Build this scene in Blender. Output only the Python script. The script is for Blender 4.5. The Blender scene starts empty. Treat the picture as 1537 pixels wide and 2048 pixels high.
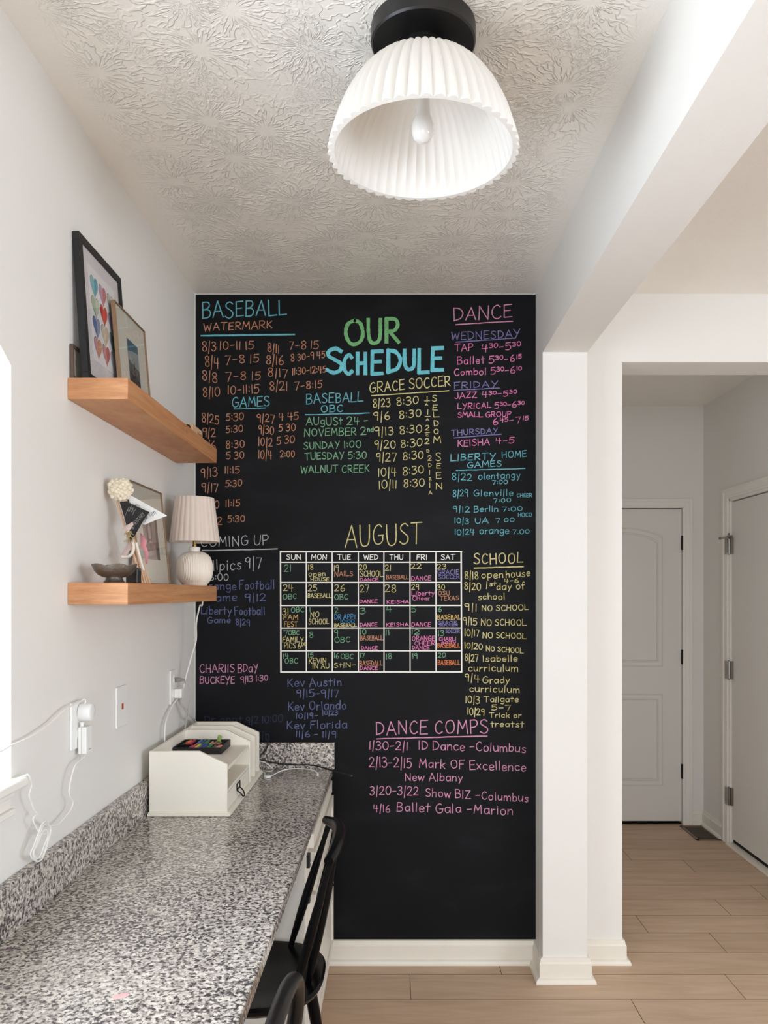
import bpy, bmesh, math, random
from mathutils import Vector
random.seed(7)
PI = math.pi
W_SIDE, W_REAR, W_RIGHT = 50, 68, 138   # watts of daylight per opening
SC = bpy.context.scene
COL = SC.collection

# ------------------------------------------------------------------ camera
F = 1580.0            # focal length in pixels of the 1537x2048 frame
VX, VY = 795.0, 1187.0  # where the optical axis meets the picture
E = 1.512             # eye height
D = F / 488.0         # distance of the chalkboard wall
CEIL = 2.74
WL = -0.83            # left wall
cam_d = bpy.data.cameras.new('camera')
cam_d.sensor_fit = 'VERTICAL'; cam_d.sensor_height = 24.0
cam_d.lens = F / 2048 * 24.0
cam_d.shift_x = (768.5 - VX) / 2048
cam_d.shift_y = (VY - 1024.0) / 2048
cam_d.clip_start = 0.02
cam = bpy.data.objects.new('camera', cam_d); COL.objects.link(cam)
cam.location = (0, 0, E); cam.rotation_euler = (PI / 2, 0, 0)
SC.camera = cam

# ------------------------------------------------------------------ light and exposure
SC.view_settings.view_transform = 'Standard'
SC.view_settings.look = 'None'
SC.view_settings.gamma = 1.0
SC.view_settings.use_curve_mapping = False
SC.view_settings.exposure = -0.40
SC.cycles.use_denoising = True
SC.cycles.max_bounces = 10
SC.cycles.diffuse_bounces = 7
SC.cycles.sample_clamp_indirect = 6.0
world = bpy.data.worlds.new('world'); SC.world = world
world.use_nodes = True
wb = world.node_tree.nodes['Background']
wb.inputs[0].default_value = (0.85, 0.93, 1.0, 1); wb.inputs[1].default_value = 2.5

def area(name, loc, direction, sx, sy, watts, color, spread=180):
    l = bpy.data.lights.new(name, 'AREA'); l.shape = 'RECTANGLE'
    l.size = sx; l.size_y = sy; l.energy = watts; l.color = color
    l.spread = math.radians(spread)
    o = bpy.data.objects.new(name, l); COL.objects.link(o)
    o.location = loc
    o.rotation_euler = Vector(direction).to_track_quat('-Z', 'Y').to_euler()
    return o
# daylight through the window in the left wall, the glazed door behind the camera and an unseen window added on the right as fill
DAY = (0.90, 1.0, 1.12)
area('daylight_side_window', (-1.03, 1.013, 1.64), (1, 0, 0), 1.30, 1.02, W_SIDE, DAY)
area('daylight_rear_door', (0.15, -3.30, 1.15), (0, 1, 0), 1.4, 2.1, W_REAR, DAY)
area('added_right_fill', (4.06, -0.9, 1.55), (-1, 0, 0), 2.3, 1.25, W_RIGHT, DAY)

# ------------------------------------------------------------------ helpers: geometry
def P(px, py, Y):
    return Vector(((px - VX) * Y / F, Y, E - (py - VY) * Y / F))
def XatY(px, Y): return (px - VX) * Y / F
def YatX(px, X): return X * F / (px - VX)

class MB:
    def __init__(s, xf=None):
        s.v = []; s.f = []; s.m = []; s.xf = xf; s.mi = 0
    def add(s, verts, faces):
        b = len(s.v)
        for p in verts:
            p = Vector(p)
            s.v.append(s.xf(*p) if s.xf else p)
        for f in faces:
            s.f.append([b + i for i in f]); s.m.append(s.mi)
    def box(s, x0, x1, y0, y1, z0, z1):
        s.add([(x0,y0,z0),(x1,y0,z0),(x1,y1,z0),(x0,y1,z0),(x0,y0,z1),(x1,y0,z1),(x1,y1,z1),(x0,y1,z1)],
              [(0,3,2,1),(4,5,6,7),(0,1,5,4),(1,2,6,5),(2,3,7,6),(3,0,4,7)])
        return s
    def plank(s, x0, x1, y0, y1, z0, z1, top, side):
        b = len(s.m); s.box(x0, x1, y0, y1, z0, z1)
        for i in range(6): s.m[b + i] = top if i == 1 else side
    def prism(s, poly, a, b, axis='y'):
        # poly: 2D outline; axis x: (y,z) outline, y: (x,z) outline, z: (x,y) outline
        n = len(poly)
        def pt(p, t):
            return {'x': (t, p[0], p[1]), 'y': (p[0], t, p[1]), 'z': (p[0], p[1], t)}[axis]
        s.add([pt(p, a) for p in poly] + [pt(p, b) for p in poly],
              [tuple(range(n))[::-1], tuple(range(n, 2*n))] + [(i, (i+1) % n, n + (i+1) % n, n + i) for i in range(n)])
        return s
    def lathe(s, prof, c=(0,0,0), seg=48, axis='z', mod=None, capb=True, capt=True):
        # prof: list of (r, h); mod(theta, k) multiplies the radius
        vs = []; n = len(prof)
        for k, (r, h) in enumerate(prof):
            for i in range(seg):
                t = 2*PI*i/seg
                rr = r * (mod(t, k) if mod else 1)
                a, b = rr*math.cos(t), rr*math.sin(t)
                q = {'z': (a, b, h), 'x': (h, a, b), 'y': (a, h, b)}[axis]
                vs.append((c[0]+q[0], c[1]+q[1], c[2]+q[2]))
        fs = []
        for k in range(n-1):
            for i in range(seg):
                j = (i+1) % seg
                fs.append((k*seg+i, k*seg+j, (k+1)*seg+j, (k+1)*seg+i))
        if capb: fs.append(tuple(range(seg))[::-1])
        if capt: fs.append(tuple((n-1)*seg+i for i in range(seg)))
        s.add(vs, fs); return s
    def tube(s, pts, r, seg=8, flat=1.0, up=None, closed=False):
        pts = [Vector(p) for p in pts]; n = len(pts)
        R = r if isinstance(r, (list, tuple)) else [r]*n
        Fl = flat if isinstance(flat, (list, tuple)) else [flat]*n
        vs = []; ref = Vector(up) if up else None
        prev = None
        for i, p in enumerate(pts):
            if closed: t = pts[(i+1) % n] - pts[i-1]
            else: t = pts[min(i+1, n-1)] - pts[max(i-1, 0)]
            t.normalize()
            if ref is not None: a = ref - t*ref.dot(t)
            elif prev is not None: a = prev - t*prev.dot(t)
            else:
                a = Vector((0,0,1)) if abs(t.z) < .9 else Vector((1,0,0)); a = a - t*a.dot(t)
            if a.length < 1e-6: a = t.orthogonal()
            a.normalize(); b = t.cross(a); prev = a
            for k in range(seg):
                th = 2*PI*k/seg
                vs.append(p + a*(R[i]*Fl[i]*math.cos(th)) + b*(R[i]*math.sin(th)))
        fs = []
        for i in range(n if closed else n-1):
            j = (i+1) % n
            for k in range(seg):
                l = (k+1) % seg
                fs.append((i*seg+k, i*seg+l, j*seg+l, j*seg+k))
        if not closed:
            fs.append(tuple(range(seg))[::-1]); fs.append(tuple((n-1)*seg+k for k in range(seg)))
        s.add(vs, fs); return s
    def ball(s, c, r, seg=10, rings=7):
        rx, ry, rz = r if isinstance(r, (tuple, list)) else (r, r, r)
        vs = [(c[0], c[1], c[2]-rz)]
        for j in range(1, rings):
            ph = -PI/2 + PI*j/rings
            for i in range(seg):
                t = 2*PI*i/seg
                vs.append((c[0]+rx*math.cos(ph)*math.cos(t), c[1]+ry*math.cos(ph)*math.sin(t), c[2]+rz*math.sin(ph)))
        vs.append((c[0], c[1], c[2]+rz)); top = len(vs)-1
        fs = [(0, 1+(i+1) % seg, 1+i) for i in range(seg)]
        for j in range(rings-2):
            for i in range(seg):
                k = (i+1) % seg
                fs.append((1+j*seg+i, 1+j*seg+k, 1+(j+1)*seg+k, 1+(j+1)*seg+i))
        b = 1+(rings-2)*seg
        fs += [(b+i, b+(i+1) % seg, top) for i in range(seg)]
        s.add(vs, fs); return s
    def build(s, name, mats, parent=None, bevel=0, segs=2, smooth=35, label=None, fix=True):
        org = parent_origin(parent)
        me = bpy.data.meshes.new(name)
        me.from_pydata([tuple(Vector(p) - org) for p in s.v], [], s.f)
        mats = mats if isinstance(mats, (list, tuple)) else [mats]
        for m in mats: me.materials.append(m)
        if len(mats) > 1:
            me.polygons.foreach_set('material_index', s.m)
        if fix:
            bm = bmesh.new(); bm.from_mesh(me)
            bmesh.ops.recalc_face_normals(bm, faces=bm.faces[:]); bm.to_mesh(me); bm.free()
        if smooth:
            me.polygons.foreach_set('use_smooth', [True]*len(me.polygons))
            me.set_sharp_from_angle(angle=math.radians(smooth))
        me.update()
        o = bpy.data.objects.new(name, me); COL.objects.link(o)
        if parent: o.parent = parent
        if bevel:
            b = o.modifiers.new('edges', 'BEVEL'); b.width = bevel; b.segments = segs
            b.limit_method = 'ANGLE'; b.angle_limit = math.radians(40); b.harden_normals = True
        if label: o['label'] = label
        return o

def parent_origin(p):
    o = Vector((0,0,0))
    while p is not None:
        o += p.location; p = p.parent
    return o
def tag(o, label, cat, group=None, kind=None):
    o['label'] = label; o['category'] = cat
    if group: o['group'] = group
    if kind: o['kind'] = kind
    return o
def thing(name, label, cat, loc=(0,0,0), group=None, kind=None):
    o = bpy.data.objects.new(name, None); COL.objects.link(o)
    o.location = loc; o.empty_display_size = 0.05
    return tag(o, label, cat, group, kind)
def one(mb, name, mat, label, cat, group=None, kind=None, **kw):
    return tag(mb.build(name, mat, None, **kw), label, cat, group, kind)
def struct(mb, name, mat, label, cat, **kw):
    return one(mb, name, mat, label, cat, None, 'structure', **kw)
def smooth_pts(pts, sub=6, closed=False):
    pts = [Vector(p) for p in pts]; n = len(pts); out = []
    rng = n if closed else n-1
    for i in range(rng):
        p1, p2 = pts[i], pts[(i+1) % n]
        p0 = pts[i-1] if (closed or i > 0) else p1*2 - p2
        p3 = pts[(i+2) % n] if (closed or i+2 < n) else p2*2 - p1
        for k in range(sub):
            t = k/sub
            out.append(0.5*((2*p1) + (p2-p0)*t + (2*p0-5*p1+4*p2-p3)*t*t + (3*p1-p0-3*p2+p3)*t**3))
    if not closed: out.append(pts[-1])
    return out

# ------------------------------------------------------------------ helpers: materials
def lin(c):
    return tuple(((v/255)/12.92 if v/255 <= 0.04045 else ((v/255+0.055)/1.055)**2.4) for v in c) + (1.0,)
def mat(name, rgb, rough=0.6, metal=0.0, spec=0.5, noise=0.0, nscale=20, bump=0.0, bscale=60, coat=0.0):
    m = bpy.data.materials.new(name); m.use_nodes = True
    nt = m.node_tree; b = nt.nodes['Principled BSDF']
    b.inputs['Base Color'].default_value = lin(rgb); b.inputs['Roughness'].default_value = rough
    b.inputs['Metallic'].default_value = metal; b.inputs['Specular IOR Level'].default_value = spec
    b.inputs['Coat Weight'].default_value = coat
    tc = nt.nodes.new('ShaderNodeTexCoord')
    n = nt.nodes.new('ShaderNodeTexNoise'); n.inputs['Scale'].default_value = nscale; n.inputs['Detail'].default_value = 4
    nt.links.new(tc.outputs['Object'], n.inputs['Vector'])
    mx = nt.nodes.new('ShaderNodeMix'); mx.data_type = 'RGBA'
    c = lin(rgb); d = max(noise, 0.02)
    mx.inputs['A'].default_value = tuple(v*(1-d) for v in c[:3]) + (1,)
    mx.inputs['B'].default_value = tuple(min(1, v*(1+d)) for v in c[:3]) + (1,)
    nt.links.new(n.outputs['Fac'], mx.inputs['Factor']); nt.links.new(mx.outputs['Result'], b.inputs['Base Color'])
    if bump:
        n2 = nt.nodes.new('ShaderNodeTexNoise'); n2.inputs['Scale'].default_value = bscale; n2.inputs['Detail'].default_value = 3
        nt.links.new(tc.outputs['Object'], n2.inputs['Vector'])
        bp = nt.nodes.new('ShaderNodeBump'); bp.inputs['Strength'].default_value = bump; bp.inputs['Distance'].default_value = 0.003
        nt.links.new(n2.outputs['Fac'], bp.inputs['Height']); nt.links.new(bp.outputs['Normal'], b.inputs['Normal'])
    return m
class NT:
    """small node-graph writer"""
    def __init__(s, name):
        s.m = bpy.data.materials.new(name); s.m.use_nodes = True; s.nt = s.m.node_tree
        s.b = s.nt.nodes['Principled BSDF']
        s.tc = s.nt.nodes.new('ShaderNodeTexCoord')
    def n(s, typ, props=None, **ins):
        x = s.nt.nodes.new(typ)
        for k, v in (props or {}).items(): setattr(x, k, v)
        for k, v in ins.items():
            k = k.replace('_', ' ')
            if isinstance(v, bpy.types.NodeSocket): s.nt.links.new(v, x.inputs[k])
            else: x.inputs[k].default_value = v
        return x
    def link(s, a, b): s.nt.links.new(a, b)
    def math(s, op, a, b=0.0, c=0.0):
        x = s.nt.nodes.new('ShaderNodeMath'); x.operation = op
        for i, v in enumerate((a, b, c)):
            if isinstance(v, bpy.types.NodeSocket): s.nt.links.new(v, x.inputs[i])
            else: x.inputs[i].default_value = v
        return x.outputs[0]
    def vmath(s, op, a, b=(0,0,0)):
        x = s.nt.nodes.new('ShaderNodeVectorMath'); x.operation = op
        for i, v in enumerate((a, b)):
            if isinstance(v, bpy.types.NodeSocket): s.nt.links.new(v, x.inputs[i])
            else: x.inputs[i].default_value = v
        return x.outputs[0]
    def ramp(s, fac, stops, interp='LINEAR'):
        r = s.nt.nodes.new('ShaderNodeValToRGB'); r.color_ramp.interpolation = interp
        e = r.color_ramp.elements
        while len(e) < len(stops): e.new(0.5)
        for el, (p, c) in zip(e, stops): el.position = p; el.color = c
        s.nt.links.new(fac, r.inputs[0]); return r.outputs[0]
    def mix(s, f, a, b):
        x = s.nt.nodes.new('ShaderNodeMix'); x.data_type = 'RGBA'
        for k, v in (('Factor', f), ('A', a), ('B', b)):
            if isinstance(v, bpy.types.NodeSocket): s.nt.links.new(v, x.inputs[k])
            else: x.inputs[k].default_value = v
        return x.outputs['Result']

wall_paint = mat('wall_paint', (232, 230, 226), 0.65, noise=0.01, nscale=3, bump=0.08, bscale=220)
cream_paint = mat('trim_paint', (238, 235, 229), 0.45, noise=0.015, nscale=6)
base_paint = mat('baseboard_paint', (236, 231, 220), 0.4, noise=0.03, nscale=14)
door_paint = mat('door_paint', (228, 225, 220), 0.5, noise=0.01, nscale=3)
organizer_paint = mat('cream_lacquer', (246, 241, 229), 0.45, noise=0.01, nscale=6)
cabinet_paint = mat('cabinet_paint', (230, 225, 215), 0.45, noise=0.015, nscale=5)
white_plastic = mat('white_plastic', (240, 240, 238), 0.35)
white_cable = mat('white_cable', (238, 236, 232), 0.45)
grey_cable = mat('grey_cable', (190, 187, 180), 0.5)
black_cable = mat('black_cable', (22, 21, 22), 0.45)
black_satin = mat('black_satin_metal', (15, 15, 16), 0.38, spec=0.5)
black_chair = mat('black_chair_paint', (6, 6, 8), 0.27, spec=0.16)
black_tube = mat('black_tube_paint', (14, 13, 13), 0.38, spec=0.42)
black_frame = mat('black_frame_wood', (20, 19, 22), 0.5)
black_iron = mat('black_iron', (26, 23, 22), 0.5, metal=0.3)
chrome = mat('brushed_nickel', (150, 144, 138), 0.22, metal=1.0)
pewter = mat('dark_pewter', (136, 130, 122), 0.40, metal=0.85, noise=0.3, nscale=60, bump=0.5, bscale=170)
brass = mat('aged_brass', (150, 120, 70), 0.35, metal=0.9)
brass_edge = mat('pale_brass_frame', (152, 126, 98), 0.4, metal=0.5, noise=0.15, nscale=90)
brown_frame = mat('brown_frame_edge', (92, 72, 58), 0.5)
mat_board = mat('cream_mat_board', (214, 208, 194), 0.8)
white_paper = mat('white_paper', (232, 228, 228), 0.8)
paper_grey = mat('lavender_mat_board', (216, 210, 212), 0.8)
ceramic = mat('lamp_ceramic', (236, 227, 214), 0.28, noise=0.02)
ceramic_white = mat('lamp_neck_ceramic', (240, 236, 228), 0.2)
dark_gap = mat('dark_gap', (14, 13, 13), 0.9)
def emission_free(): pass

def shade_mat(name, rgb, trans):
    g = NT(name)
    g.b.inputs['Base Color'].default_value = lin(rgb); g.b.inputs['Roughness'].default_value = 0.75
    tr = g.n('ShaderNodeBsdfTranslucent'); tr.inputs[0].default_value = lin(rgb)
    mx = g.n('ShaderNodeMixShader'); mx.inputs[0].default_value = trans
    out = g.nt.nodes['Material Output']
    g.link(g.b.outputs[0], mx.inputs[1]); g.link(tr.outputs[0], mx.inputs[2]); g.link(mx.outputs[0], out.inputs[0])
    n = g.n('ShaderNodeTexNoise', Scale=260.0); g.link(g.tc.outputs['Object'], n.inputs['Vector'])
    bp = g.n('ShaderNodeBump', Strength=0.08, Distance=0.001); g.link(n.outputs['Fac'], bp.inputs['Height'])
    g.link(bp.outputs[0], g.b.inputs['Normal'])
    return g.m
lamp_fabric = shade_mat('pleated_shade_fabric', (236, 222, 211), 0.15)
fixture_white = shade_mat('fluted_white_shade', (234, 231, 226), 0.10)

def glass_mat(name, tint=(1,1,1,1), gloss=0.08, rough=0.02):
    g = NT(name)
    t = g.n('ShaderNodeBsdfTransparent'); t.inputs[0].default_value = tint
    gl = g.n('ShaderNodeBsdfGlossy'); gl.inputs['Roughness'].default_value = rough
    fr = g.n('ShaderNodeFresnel', IOR=1.45)
    f = g.math('MULTIPLY', fr.outputs[0], gloss)
    mx = g.n('ShaderNodeMixShader'); g.link(f, mx.inputs[0])
    g.link(t.outputs[0], mx.inputs[1]); g.link(gl.outputs[0], mx.inputs[2])
    g.link(mx.outputs[0], g.nt.nodes['Material Output'].inputs[0])
    return g.m
pane_glass = glass_mat('clear_glass', gloss=0.28)

def bulb_mat():
    g = NT('frosted_bulb_glass')
    g.b.inputs['Base Color'].default_value = lin((238, 236, 232)); g.b.inputs['Roughness'].default_value = 0.18
    g.b.inputs['Coat Weight'].default_value = 0.5
    n = g.n('ShaderNodeTexNoise', Scale=40.0); g.link(g.tc.outputs['Object'], n.inputs['Vector'])
    c = g.mix(n.outputs['Fac'], lin((218, 216, 213)), lin((228, 226, 223))); g.link(c, g.b.inputs['Base Color'])
    return g.m
bulb_glass = bulb_mat()

def wood_mat(name, c0, c1, c2, axis='Y', rough=0.5):
    g = NT(name)
    mp = g.n('ShaderNodeMapping'); g.link(g.tc.outputs['Object'], mp.inputs['Vector'])
    sc = {'X': (0.9, 9, 9), 'Y': (2.2, 0.9, 24)}[axis]
    mp.inputs['Scale'].default_value = sc
    n1 = g.n('ShaderNodeTexNoise', Scale=3.0, Detail=5.0, Distortion=0.6); g.link(mp.outputs[0], n1.inputs['Vector'])
    mp2 = g.n('ShaderNodeMapping'); g.link(g.tc.outputs['Object'], mp2.inputs['Vector'])
    mp2.inputs['Scale'].default_value = tuple(v*7 for v in sc)
    n2 = g.n('ShaderNodeTexNoise', Scale=3.0, Detail=3.0); g.link(mp2.outputs[0], n2.inputs['Vector'])
    f = g.math('ADD', g.math('MULTIPLY', n1.outputs['Fac'], 0.7), g.math('MULTIPLY', n2.outputs['Fac'], 0.3))
    col = g.ramp(f, [(0.3, lin(c0)), (0.5, lin(c1)), (0.68, lin(c2))])
    # a few knots
    v = g.n('ShaderNodeTexVoronoi', Scale=3.2); mpk = g.n('ShaderNodeMapping')
    g.link(g.tc.outputs['Object'], mpk.inputs['Vector']); mpk.inputs['Scale'].default_value = (3.0, 1.3, 3.0)
    g.link(mpk.outputs[0], v.inputs['Vector'])
    k = g.ramp(v.outputs['Distance'], [(0.0, (1,1,1,1)), (0.07, (0,0,0,1))])
    col = g.mix(g.math('MULTIPLY', k, 0.55), col, lin((112, 66, 38)))
    g.link(col, g.b.inputs['Base Color']); g.b.inputs['Roughness'].default_value = rough
    bp = g.n('ShaderNodeBump', Strength=0.12, Distance=0.001); g.link(n2.outputs['Fac'], bp.inputs['Height'])
    g.link(bp.outputs[0], g.b.inputs['Normal'])
    return g.m
shelf_wood = wood_mat('pine_shelf_wood', (168, 112, 74), (194, 138, 94), (208, 156, 110))
block_wood = mat('pale_block_wood', (212, 176, 140), 0.6, noise=0.12, nscale=120)
stick_wood = mat('dowel_wood', (216, 178, 146), 0.6, noise=0.06, nscale=60)

def floor_mat():
    g = NT('oak_plank_floor')
    geo = g.n('ShaderNodeNewGeometry')
    rnd = geo.outputs['Random Per Island']
    off = g.n('ShaderNodeCombineXYZ'); g.link(g.math('MULTIPLY', rnd, 37.0), off.inputs[0]); g.link(g.math('MULTIPLY', rnd, 91.0), off.inputs[1])
    p = g.vmath('ADD', g.tc.outputs['Object'], off.outputs[0])
    mp = g.n('ShaderNodeMapping'); g.link(p, mp.inputs['Vector']); mp.inputs['Scale'].default_value = (1.2, 9, 9)
    n1 = g.n('ShaderNodeTexNoise', Scale=2.2, Detail=6.0, Distortion=1.2); g.link(mp.outputs[0], n1.inputs['Vector'])
    mp2 = g.n('ShaderNodeMapping'); g.link(p, mp2.inputs['Vector']); mp2.inputs['Scale'].default_value = (5, 90, 90)
    n2 = g.n('ShaderNodeTexNoise', Scale=2.0, Detail=2.0); g.link(mp2.outputs[0], n2.inputs['Vector'])
    f = g.math('ADD', g.math('MULTIPLY', n1.outputs['Fac'], 0.75), g.math('MULTIPLY', n2.outputs['Fac'], 0.25))
    col = g.ramp(f, [(0.28, lin((184, 157, 133))), (0.5, lin((199, 172, 147))), (0.72, lin((210, 184, 160)))])
    v = g.math('ADD', g.math('MULTIPLY', rnd, 0.10), 0.95)
    hs = g.n('ShaderNodeHueSaturation'); g.link(col, hs.inputs['Color']); g.link(v, hs.inputs['Value'])
    g.link(hs.outputs[0], g.b.inputs['Base Color'])
    g.b.inputs['Roughness'].default_value = 0.55; g.b.inputs['Specular IOR Level'].default_value = 0.3
    bp = g.n('ShaderNodeBump', Strength=0.15, Distance=0.001); g.link(n2.outputs['Fac'], bp.inputs['Height'])
    g.link(bp.outputs[0], g.b.inputs['Normal'])
    return g.m
floor_wood = floor_mat()

def granite_mat():
    g = NT('speckled_granite')
    o = g.tc.outputs['Object']
    n1 = g.n('ShaderNodeTexNoise', Scale=128.0, Detail=3.0, Roughness=0.55, Distortion=0.4); g.link(o, n1.inputs['Vector'])
    o2 = g.vmath('ADD', o, (7.3, 2.1, 5.5))
    n2 = g.n('ShaderNodeTexNoise', Scale=100.0, Detail=2.0, Roughness=0.5); g.link(o2, n2.inputs['Vector'])
    n3 = g.n('ShaderNodeTexNoise', Scale=320.0, Detail=1.0); g.link(o2, n3.inputs['Vector'])
    n4 = g.n('ShaderNodeTexNoise', Scale=5.0, Detail=2.0); g.link(o2, n4.inputs['Vector'])
    base = g.ramp(n2.outputs['Fac'], [(0.36, lin((172, 164, 156))), (0.5, lin((206, 199, 190))), (0.66, lin((229, 222, 213)))])
    f = g.math('ADD', n1.outputs['Fac'], g.math('MULTIPLY', g.math('SUBTRACT', n4.outputs['Fac'], 0.5), 0.14))
    grey = g.ramp(f, [(0.475, (1,1,1,1)), (0.525, (0,0,0,1))])
    dark = g.ramp(f, [(0.40, (1,1,1,1)), (0.43, (0,0,0,1))])
    col = g.mix(grey, base, lin((132, 126, 122)))
    col = g.mix(dark, col, lin((70, 66, 67)))
    sp = g.ramp(n3.outputs['Fac'], [(0.66, (0,0,0,1)), (0.70, (1,1,1,1))])
    col = g.mix(g.math('MULTIPLY', sp, 0.5), col, lin((80, 74, 74)))
    g.link(col, g.b.inputs['Base Color'])
    g.b.inputs['Roughness'].default_value = 0.16; g.b.inputs['Specular IOR Level'].default_value = 0.5
    return g.m
granite = granite_mat()

def ceiling_mat():
    g = NT('stomped_ceiling_plaster')
    o = g.tc.outputs['Object']
    xyz = g.n('ShaderNodeSeparateXYZ'); g.link(o, xyz.inputs[0])
    flat = g.n('ShaderNodeCombineXYZ'); g.link(xyz.outputs[0], flat.inputs[0]); g.link(xyz.outputs[1], flat.inputs[1])
    p = flat.outputs[0]
    def stomp(scale, shift, dens):
        q = g.vmath('ADD', p, shift)
        v = g.n('ShaderNodeTexVoronoi', {'voronoi_dimensions': '2D'}, Scale=scale, Randomness=0.75)
        g.link(q, v.inputs['Vector'])
        d = g.vmath('SUBTRACT', q, v.outputs['Position'])
        ln = g.n('ShaderNodeVectorMath', {'operation': 'LENGTH'}); g.link(d, ln.inputs[0])
        r = ln.outputs['Value']
        dirn = g.vmath('NORMALIZE', d)
        sc = g.n('ShaderNodeVectorMath', {'operation': 'SCALE'}); g.link(dirn, sc.inputs[0]); sc.inputs['Scale'].default_value = dens
        s2 = g.n('ShaderNodeSeparateXYZ'); g.link(sc.outputs[0], s2.inputs[0])
        c2 = g.n('ShaderNodeCombineXYZ'); g.link(s2.outputs[0], c2.inputs[0]); g.link(s2.outputs[1], c2.inputs[1])
        g.link(g.math('MULTIPLY', r, 21.0), c2.inputs[2])
        hsh = g.vmath('MULTIPLY', v.outputs['Position'], (31.7, 17.3, 0))
        wob = g.n('ShaderNodeTexNoise', Scale=38.0, Detail=1.0); g.link(q, wob.inputs['Vector'])
        wv = g.vmath('MULTIPLY', g.vmath('SUBTRACT', wob.outputs['Color'], (0.5, 0.5, 0.5)), (1.0, 1.0, 1.0))
        pos = g.vmath('ADD', g.vmath('ADD', c2.outputs[0], hsh), wv)
        n = g.n('ShaderNodeTexNoise', Scale=1.0, Detail=1.0, Roughness=0.4); g.link(pos, n.inputs['Vector'])
        a = g.math('ABSOLUTE', g.math('SUBTRACT', n.outputs['Fac'], 0.5))
        ridge = g.ramp(a, [(0.0, (1,1,1,1)), (0.085, (0,0,0,1))], 'EASE')
        m_in = g.ramp(r, [(0.018, (0,0,0,1)), (0.034, (1,1,1,1))])
        m_out = g.ramp(r, [(0.10, (1,1,1,1)), (0.17, (0.25,0.25,0.25,1))])
        return g.math('MULTIPLY', g.math('MULTIPLY', ridge, m_in), m_out)
    s1 = stomp(4.4, (0.13, 0.07, 0), 5.2)
    sq = g.n('ShaderNodeTexNoise', Scale=55.0, Detail=1.0, Distortion=1.6); g.link(p, sq.inputs['Vector'])
    sa = g.math('ABSOLUTE', g.math('SUBTRACT', sq.outputs['Fac'], 0.5))
    squig = g.ramp(sa, [(0.0, (1,1,1,1)), (0.04, (0,0,0,1))], 'EASE')
    pm = g.n('ShaderNodeTexNoise', Scale=7.0, Detail=1.0); g.link(p, pm.inputs['Vector'])
    pmask = g.ramp(pm.outputs['Fac'], [(0.5, (0,0,0,1)), (0.58, (1,1,1,1))])
    h = g.math('MAXIMUM', s1, g.math('MULTIPLY', g.math('MULTIPLY', squig, pmask), 0.8))
    # the hand-stomped field stops short of the left wall, as in the picture
    edge = g.ramp(g.math('MULTIPLY', g.math('ADD', xyz.outputs[0], 0.83), 1.0), [(0.05, (0,0,0,1)), (0.14, (1,1,1,1))])
    edge2 = g.ramp(g.math('SUBTRACT', 0.5676, xyz.outputs[0]), [(0.04, (0.15,0.15,0.15,1)), (0.10, (1,1,1,1))])
    h = g.math('MULTIPLY', g.math('MULTIPLY', h, edge), edge2)
    fine = g.n('ShaderNodeTexNoise', Scale=150.0, Detail=2.0); g.link(o, fine.inputs['Vector'])
    h = g.math('ADD', h, g.math('MULTIPLY', fine.outputs['Fac'], 0.10))
    bp = g.n('ShaderNodeBump', Strength=0.8, Distance=0.0024); g.link(h, bp.inputs['Height'])
    g.link(bp.outputs[0], g.b.inputs['Normal'])
    c = g.mix(fine.outputs['Fac'], lin((240, 236, 229)), lin((246, 242, 235)))
    g.link(c, g.b.inputs['Base Color']); g.b.inputs['Roughness'].default_value = 0.30
    g.b.inputs['Specular IOR Level'].default_value = 0.75
    return g.m
ceiling_plaster = ceiling_mat()

def board_mat():
    g = NT('chalkboard_paint')
    o = g.tc.outputs['Object']
    mp = g.n('ShaderNodeMapping'); g.link(o, mp.inputs['Vector']); mp.inputs['Scale'].default_value = (1.2, 1, 2.6)
    n = g.n('ShaderNodeTexNoise', Scale=2.6, Detail=5.0, Distortion=0.5); g.link(mp.outputs[0], n.inputs['Vector'])
    n2 = g.n('ShaderNodeTexNoise', Scale=300.0, Detail=2.0); g.link(o, n2.inputs['Vector'])
    f = g.math('ADD', n.outputs['Fac'], g.math('MULTIPLY', g.math('SUBTRACT', n2.outputs['Fac'], 0.5), 0.25))
    col = g.ramp(f, [(0.35, lin((7, 8, 12))), (0.55, lin((10, 11, 15))), (0.75, lin((23, 24, 28)))])
    g.link(col, g.b.inputs['Base Color']); g.b.inputs['Roughness'].default_value = 0.62
    g.b.inputs['Specular IOR Level'].default_value = 0.2
    bp = g.n('ShaderNodeBump', Strength=0.1, Distance=0.001); g.link(n2.outputs['Fac'], bp.inputs['Height'])
    g.link(bp.outputs[0], g.b.inputs['Normal'])
    return g.m
board_paint = board_mat()

def chalk_mat(name, rgb, thin=0.28):
    g = NT(name)
    o = g.tc.outputs['Object']
    n = g.n('ShaderNodeTexNoise', Scale=420.0, Detail=2.0); g.link(o, n.inputs['Vector'])
    n2 = g.n('ShaderNodeTexNoise', Scale=26.0, Detail=2.0); g.link(o, n2.inputs['Vector'])
    f = g.math('ADD', g.math('MULTIPLY', n.outputs['Fac'], 0.7), g.math('MULTIPLY', n2.outputs['Fac'], 0.3))
    lo = tuple(v*(1-thin) + b*thin for v, b in zip(rgb, (27, 27, 30)))
    col = g.ramp(f, [(0.36, lin(lo)), (0.56, lin(rgb))])
    g.link(col, g.b.inputs['Base Color']); g.b.inputs['Roughness'].default_value = 0.9
    g.b.inputs['Specular IOR Level'].default_value = 0.1
    return g.m

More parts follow.
